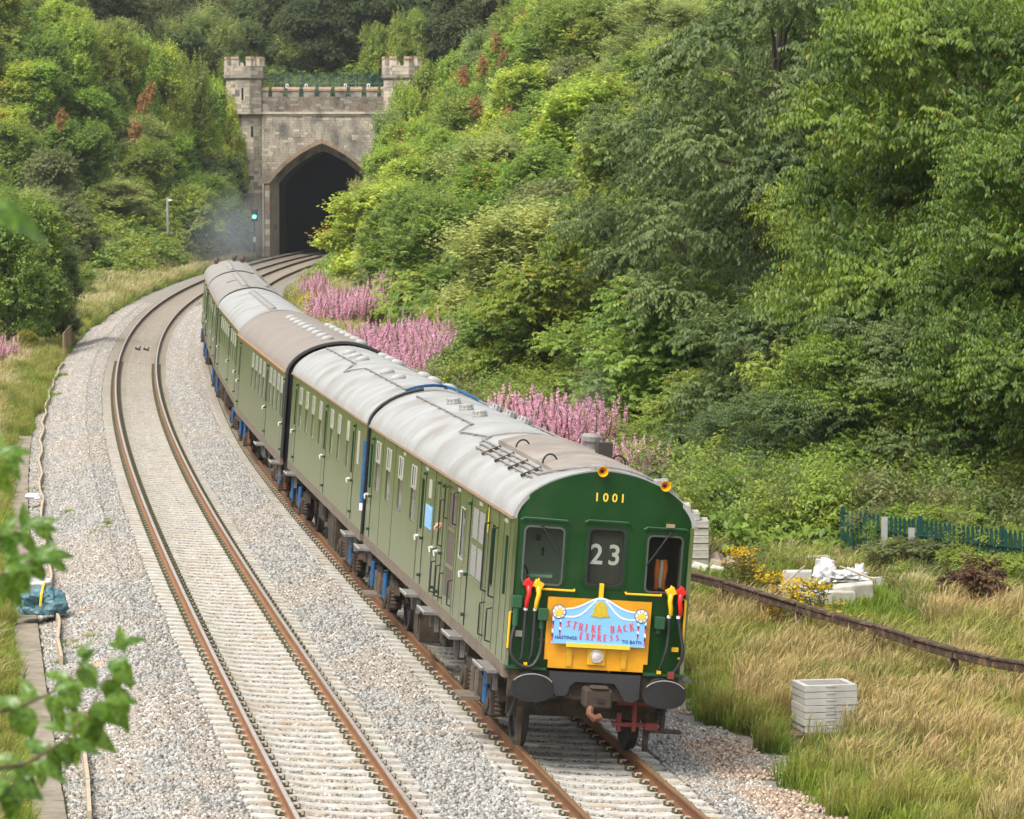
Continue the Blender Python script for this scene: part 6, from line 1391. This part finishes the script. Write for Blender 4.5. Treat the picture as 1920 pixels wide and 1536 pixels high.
def pickR(Y, d, nz):
    e = edgeR(Y)
    x = P(Y, d).x
    if d < e+.1: return None
    if abs(x-4.4) < .58 and 50.6 < Y < 53.2 and not (x > 4.72 and Y < 51.9): return None
    if (4.5 < x < 7.3 and 62.5 < Y < 71.5) or (3.1 < x < 4.8 and 66 < Y < 75): return 5 if r.random() < .5 else None
    if d < e+.9: return int(r.choice([3,3,5,2])) if (Y < 52 or nz > 0) else int(r.choice([3,2,6]))
    if Y > 66 and d > 6.2: return int(r.choice([2,3,2,4,6]))
    g_ = d > 8.2
    return int(r.choice([0,1,0,1,0,6,2,6,4])) if nz > -.24 and not (g_ and nz < .1) else int(r.choice([6,2,3,2]))
grass(40, 62, lambda Y: 26, lambda Y: (4.4, 12), pickR); grass(62, 84, lambda Y: 15, lambda Y: (4.4, 13), pickR, .85, 1.3); grass(84, 150, lambda Y: 5, lambda Y: (4.4, 9.5), pickR, 1.2, 1.9); grass(150, 262, lambda Y: 3, lambda Y: (4.4, 8.5), lambda Y, d, nz: int(r.choice([2,3,4])) if d > edgeR(Y)+.2 else None, 1.3, 2.2)
def pickL(Y, d, nz):
    if d > -5.62-(.0 if Y < 112 else -.55) : return None
    if d > -6.1: return int(r.choice([5,3,2]))
    if Y < 62: return int(r.choice([3,5,2,4])) if nz > -.1 else int(r.choice([4,2]))
    return int(r.choice([4,4,2,1])) if nz > -.05 else int(r.choice([3,2,5]))
grass(40, 70, lambda Y: 26, lambda Y: (-9.5, -5.5), pickL, .6, 1.1); grass(70, 120, lambda Y: 15, lambda Y: (-11.5, -5.2), pickL, .7, 1.2); grass(120, 190, lambda Y: 8, lambda Y: (-14, -5.0), pickL, 1.0, 1.6); grass(190, 330, lambda Y: 3.2, lambda Y: (-22, -4.9), lambda Y, d, nz: int(r.choice([4,3,2,5])), 1.3, 2.2)
scatter('grass', GC, pts, rots, scl, idx)
# small weeds in the ballast
pts = []; rots = []; scl = []; idx = []
for a, b, n in ((95,735,14),(112,700,10),(110,695,6),(65,905,5),(120,960,4),(142,1205,9),(200,1000,3),(1345,1300,6),(1320,1290,6)):
    q = at(a, b, -.1)
    for k in range(n): x = q.x+r.uniform(-.35,.35); y = q.y+r.uniform(-1.2,1.2); pts.append((x, y, G(x, y)+.01)); rots.append((0,0,r.uniform(0,6))); s_ = r.uniform(.35,.6); scl.append((s_,s_,s_*.7)); idx.append(int(r.choice([3,5])))
scatter('weeds', GC, pts, rots, scl, idx)
# -- rosebay willowherb, ragwort, hemp agrimony
M_pink = leafmat('willowherb_flower', (.60,.33,.42), (.86,.60,.69), None, patch=.2, hue=.012, trans=.5); M_stem = leafmat('willowherb_stem', (.10,.11,.03), (.22,.19,.06), None); M_rag = leafmat('ragwort_flower', (.5,.36,.01), (.8,.6,.03), None); M_pale = leafmat('agrimony_flower', (.45,.3,.28), (.65,.5,.45), None)
def flowerplant(seed, fm, H=1.5, top=.45, spike=True, nst=5, fr=.05, col=.85):
    r = np.random.default_rng(seed); Vs = []; Fs = []; As = []; k = 0; Ms = []
    def addl(pos, ax, ln, w_, mi, nr=None):
        nonlocal k
        V, F = leaves(np.array(pos), np.array(ax), rotvec(len(pos), r)+[0,0,.5], np.array(ln), np.array(w_)); Vs.append(V); Fs.append(F+k); As.append(np.repeat(r.random(len(pos)), 2)); Ms.append(np.full(len(F), mi)); k += len(V)
    for s_ in range(nst):
        bx_, by_ = r.uniform(-.3,.3,2); h = H*r.uniform(.55,1.1); tx, ty = bx_+r.uniform(-.2,.2), by_+r.uniform(-.2,.2)
        n = 44; t = r.uniform(.08, 1-top*.7, n); pos = np.stack([bx_+(tx-bx_)*t, by_+(ty-by_)*t, t*h], 1); a = r.uniform(0, 6.28, n); ax = np.stack([np.cos(a), np.sin(a), r.uniform(-.1,.6,n)], 1); addl(pos, ax, np.full(n,.13), np.full(n,.016), 1)
        st = np.array([[bx_,by_,0],[bx_+.0,by_,h*.45],[tx,ty,h*.8]]); addl(st, np.array([[tx-bx_,ty-by_,h*.5],[tx-bx_,ty-by_,h*.5],[tx-bx_,ty-by_,h*.3]]), [h*.55,h*.5,h*.25], [.012,.01,.007], 1)
        if spike:
            n = 64; t = r.uniform(1-top, 1.0, n); w_ = (1.02-t)/top; pos = np.stack([bx_+(tx-bx_)*t, by_+(ty-by_)*t, t*h], 1); a = r.uniform(0, 6.28, n); ax = np.stack([np.cos(a), np.sin(a), r.uniform(-.2,.5,n)], 1); addl(pos, ax, (.03+.075*np.clip(w_,0,1)), np.full(n,.023), 0)
        else:
            n = 26; a = r.uniform(0, 6.28, n); q = r.random(n)**.5*.16; pos = np.stack([tx+np.cos(a)*q, ty+np.sin(a)*q, h*(.93+.1*r.random(n))], 1); ax = np.stack([np.cos(a), np.sin(a), r.uniform(-.1,.5,n)], 1); addl(pos, ax, np.full(n,fr), np.full(n,fr*.5), 0)
    me = npmesh('flower_plant', np.concatenate(Vs), np.concatenate(Fs), fm, np.concatenate(As)); me.materials.append(M_stem); me.polygons.foreach_set('material_index', np.concatenate(Ms).astype(np.int32)); return me
FC = protos('flowering_plant', [flowerplant(i, M_pink) for i in range(4)]+[flowerplant(9+i, M_rag, .9, .1, False, 4) for i in range(2)]+[flowerplant(14, M_pale, 1.3, .1, False, 4, .06), flowerplant(15, M_rag, .5, .1, False, 2, .022)])
def flowers(name, n, fn, sel, smin=.8, smax=1.2):
    pts = []; rots = []; scl = []; idx = []
    for k in range(n):
        q = fn()
        if q is None: continue
        s_ = r.uniform(smin, smax); pts.append((q[0], q[1], G(q[0], q[1])+(q[2] if len(q) > 2 else 0))); rots.append((0,0,r.uniform(0,6.28))); scl.append((s_,s_,s_*r.uniform(.85,1.15))); idx.append(int(r.choice(sel)))
    return scatter(name, FC, pts, rots, scl, idx)
def ell(px_, Y, rx, ry):
    def f():
        a = r.uniform(0, 6.28); q = r.random()**.5; x0 = (px_-960)/FPX*Y; return (x0+math.cos(a)*q*rx, Y+math.sin(a)*q*ry)
    return f
flowers('rosebay_willowherb', 300, ell(1020, 99, 1.9, 6), [0,1,2,3], .95, 1.3)
flowers('rosebay_willowherb', 60, ell(1175, 89, .7, 3), [0,1,2,3], .8, 1.1)
flowers('rosebay_willowherb', 420, ell(745, 141, 2.2, 14), [0,1,2,3], 1.0, 1.35)
flowers('rosebay_willowherb', 260, ell(660, 187, 2.0, 8), [0,1,2,3], 1.0, 1.35)
flowers('rosebay_willowherb', 40, ell(590, 225, .8, 9), [0,1,2,3], .9, 1.2)
flowers('rosebay_willowherb', 24, ell(5, 150, .6, 2.5), [0,1,2,3], .6, .85)
flowers('hemp_agrimony', 15, ell(1425, 82, 1.3, 3), [6], .8, 1.1)
flowers('ragwort', 9, ell(1500, 65.0, .55, .8), [4,5], .8, 1.1); flowers('ragwort', 5, ell(1465, 63.5, .3, .5), [4,5], .6, .8); flowers('ragwort', 4, ell(1390, 71, .25, .5), [4,5], .8, 1.0)
flowers('ragwort', 40, ell(1700, 60, 1.9, 5), [7], .8, 1.3); flowers('ragwort', 26, ell(1850, 56, 1.1, 3), [7], .8, 1.3); flowers('ragwort', 18, ell(600, 205, .8, 6), [4,5], 1, 1.4)
# -- foreground branches, close to the lens and out of focus
L_fg = leafmat('near_leaf', (.035,.10,.01), (.14,.26,.03), (.3,.35,.04), .95, rough=.3, trans=.45, patch=.5, hue=.012, spec=.5)
M_twig = mat('twig', (.14,.11,.05), (.09,.08,.03), 10, .8)
def nearleaf(seed, L_=.085, W_=.024):
    V = []; F = []; r_ = random.Random(seed); n = 9; bend = r_.uniform(.25, .6)
    for i in range(n+1):
        t = i/n; w_ = W_*math.sin(math.pi*min(1, t**.8))**.8*(1-.25*t)+.0008; y = L_*t; z = -bend*L_*t*t; f_ = .35
        V += [(-w_, y, z+w_*f_), (-w_*.5, y, z+w_*.22), (0, y, z), (w_*.5, y, z+w_*.22), (w_, y, z+w_*f_)]
    for i in range(n):
        for j in range(4): F.append((i*5+j, i*5+j+1, (i+1)*5+j+1, (i+1)*5+j))
    me = npmesh('leaf', np.array(V), np.array(F), L_fg, np.array([r_.uniform(.2,.8)+.1*math.sin(k) for k in range(len(F))])); return me
NL = [nearleaf(i) for i in range(6)]
def w3(px_, py_, D): 
    v = Vector(((px_-960)/FPX, 1, 0)); y = D; return Vector((v.x*D, D, CH-(py_-319.5)/FPX*D))
def branch(pl, D, lv, label, dd=.15):
    n = len(pl); W_ = [w3(a, b, D+dd*i) for i, (a, b) in enumerate(pl)]; br_ = empty('leafy_branch', W_[0], label=label, cat='branch', group='blurred branches close to the camera'); q0 = W_[0]
    MB().tube([w_-q0 for w_ in W_], .004, 6, [.006-.0045*i/(n-1) for i in range(n)]).build('stem', M_twig, br_, smooth=True)
    lv = list(lv)+[(a+RNG.uniform(-14,14), b+RNG.uniform(-12,12), g_+RNG.uniform(-60,60), l_*RNG.uniform(.7,1.0)) for a, b, g_, l_ in lv if l_ < 80 and len(lv) > 2]
    for px_, py_, ang, ln in lv:
        # nearest stem depth
        t = min(range(n), key=lambda i: (pl[i][0]-px_)**2+(pl[i][1]-py_)**2); p = w3(px_, py_, D+dd*t+RNG.uniform(-.06,.06)); a = math.radians(ang)
        o = link('leaf', RNG.choice(NL), br_, p-q0); ax = Vector((math.cos(a), RNG.uniform(-.35,.35), math.sin(a))).normalized(); nz = Vector((RNG.uniform(-.5,.5), -.75, .65)); xx = ax.cross(nz).normalized(); zz = xx.cross(ax)
        o.rotation_euler = Matrix((xx, ax, zz)).transposed().to_euler(); s_ = ln/66; o.scale = (s_*.95, s_, s_)
branch([(-60,1455),(40,1440),(110,1400),(160,1340),(200,1270),(235,1215)], 9.0, [(232,1215,35,46),(234,1225,150,50),(215,1240,-60,70),(225,1250,-110,60),(190,1280,-55,80),(180,1290,170,60),(165,1330,-20,80),(170,1335,-75,72),(150,1350,190,70),(185,1300,-35,76),(120,1390,-60,70),(130,1380,150,60),(200,1330,-40,74),(215,1300,-70,60),(140,1370,-25,90),(90,1410,-80,66),(80,1420,150,60),(60,1430,-70,70),(30,1440,160,60),(20,1445,-60,72),(175,1345,-95,66),(205,1272,-5,50),(110,1400,-110,64),(150,1300,200,50)], 'blurred leafy branch rising from the lower left corner')
branch([(-60,1350),(20,1335),(80,1310),(125,1280),(150,1250)], 8.7, [(150,1250,60,40),(140,1262,-30,60),(120,1280,160,56),(110,1292,-70,66),(80,1310,-50,70),(70,1312,170,60),(40,1330,-70,64),(20,1335,150,56),(10,1340,-50,70),(95,1300,30,50)], 'blurred leafy branch above the lower left corner branch')
branch([(-60,1120),(0,1080),(50,1055),(100,1045)], 9.2, [(96,1045,8,46),(80,1048,-25,56),(60,1052,40,50),(55,1055,-60,60),(35,1062,150,46),(25,1068,-70,64),(5,1078,30,60),(0,1080,-60,70),(45,1058,20,66),(15,1072,70,46),(-15,1090,-75,70)], 'blurred leafy twig at the left edge beside the teal bundle')
branch([(-60,1020),(-10,1010),(40,1000),(75,985)], 9.4, [(72,986,25,40),(60,992,-30,50),(35,1001,45,56),(30,1002,-40,60),(0,1008,60,50),(-5,1010,-45,60)], 'blurred leafy twig at the left edge above the teal bundle')
branch([(-60,880),(-20,862),(15,850)], 8.9, [(12,852,10,46),(5,856,-50,56),(-15,862,40,50),(-20,866,-60,70)], 'blurred few leaves at the left edge beside the grass verge')
branch([(-80,400),(-40,402),(-10,404)], 6.2, [(-15,404,-8,84),(-40,402,20,60)], 'single blurred bright leaf at the left edge high up')
branch([(-60,1535),(-10,1500),(30,1470)], 8.8, [(28,1470,40,50),(15,1480,-20,70),(0,1490,-60,70),(-20,1505,60,60),(10,1485,-90,66)], 'blurred leaves in the lower left corner')
# ------------------------------------------------------------------ exhaust smoke and air
def volume(name, c, rad, dens, col, label, cat):
    bm = bmesh.new(); bmesh.ops.create_icosphere(bm, subdivisions=3, radius=1); 
    for v in bm.verts: v.co = Vector((v.co.x*rad[0], v.co.y*rad[1], v.co.z*rad[2]))
    me = bpy.data.meshes.new(name); bm.to_mesh(me); bm.free(); m = bpy.data.materials.new(name); m.use_nodes = True; n = m.node_tree; n.nodes.remove(n.nodes['Principled BSDF'])
    pv = n.nodes.new('ShaderNodeVolumePrincipled'); pv.inputs['Color'].default_value = (*col, 1); tc_ = n.nodes.new('ShaderNodeTexCoord'); mp = n.nodes.new('ShaderNodeMapping'); mp.inputs['Scale'].default_value = (1/rad[0], 1/rad[1], 1/rad[2]); lk(n, tc_.outputs['Object'], mp.inputs[0])
    g = n.nodes.new('ShaderNodeTexGradient'); g.gradient_type = 'SPHERICAL'; lk(n, mp.outputs[0], g.inputs[0]); t = n.nodes.new('ShaderNodeTexNoise'); t.inputs['Scale'].default_value = 1.6/max(rad)*2; t.inputs['Detail'].default_value = 4; lk(n, tc_.outputs['Object'], t.inputs[0])
    a = n.nodes.new('ShaderNodeMath'); a.operation = 'MULTIPLY'; lk(n, g.outputs[1], a.inputs[0]); b = n.nodes.new('ShaderNodeMapRange'); b.inputs[1].default_value = .35; b.inputs[2].default_value = .7; lk(n, t.outputs[0], b.inputs[0]); lk(n, b.outputs[0], a.inputs[1]); c_ = n.nodes.new('ShaderNodeMath'); c_.operation = 'MULTIPLY'; lk(n, a.outputs[0], c_.inputs[0]); c_.inputs[1].default_value = dens
    lk(n, c_.outputs[0], pv.inputs['Density']); lk(n, pv.outputs[0], n.nodes['Material Output'].inputs['Volume']); me.materials.append(m); o = link(name, me, None, c); tag(o, label, cat); o['kind'] = 'stuff'; return o

def unique_labels():
    by = {}
    for o in COL.objects:
        if o.parent is None and 'label' in o.keys(): by.setdefault(o['label'], []).append(o)
    for lab, L in by.items():
        n = len(L)
        if n < 2: continue
        L.sort(key=lambda o: pix(o.location)[0]); nth = ['second','third','fourth','fifth','sixth','seventh','eighth','ninth']
        for i, o in enumerate(L):
            if n == 2: w_ = ('left one of two: ','right one of two: ')[i]
            elif i == 0: w_ = 'leftmost '
            elif i == n-1: w_ = 'rightmost '
            elif n == 3: w_ = 'middle '
            elif i <= n//2: w_ = nth[i-1]+' from left, '
            else: w_ = nth[n-i-2]+' from right, '
            o['label'] = w_+lab
volume('exhaust_smoke', (-13.2, 172, 4.7), (2.3, 14, 2.4), .05, (.75,.83,.9), 'thin blue-grey exhaust smoke above the rearmost coach', 'smoke')
volume('exhaust_smoke', (1.1, 52.5, 4.5), (.45, 1.3, .7), .35, (.3,.29,.28), 'faint dark exhaust haze above the leading coach roof stack', 'smoke')
unique_labels()

for o in COL.objects:
    if 'label' in o.keys() and len(o['label'].split()) > 16: o['label'] = ' '.join(o['label'].split()[:16])
# the air between the camera and the hill
def haze():
    m = bpy.data.materials.new('air'); m.use_nodes = True; n = m.node_tree; n.nodes.remove(n.nodes['Principled BSDF']); pv = n.nodes.new('ShaderNodeVolumePrincipled'); pv.inputs['Color'].default_value = (.93,.96,1,1); pv.inputs['Density'].default_value = .00012; pv.inputs['Anisotropy'].default_value = .3; lk(n, pv.outputs[0], n.nodes['Material Output'].inputs['Volume'])
    o = MB().box(-460, 460, -90, 820, -3, 75).build('haze', m, None); o['kind'] = 'stuff'
haze()
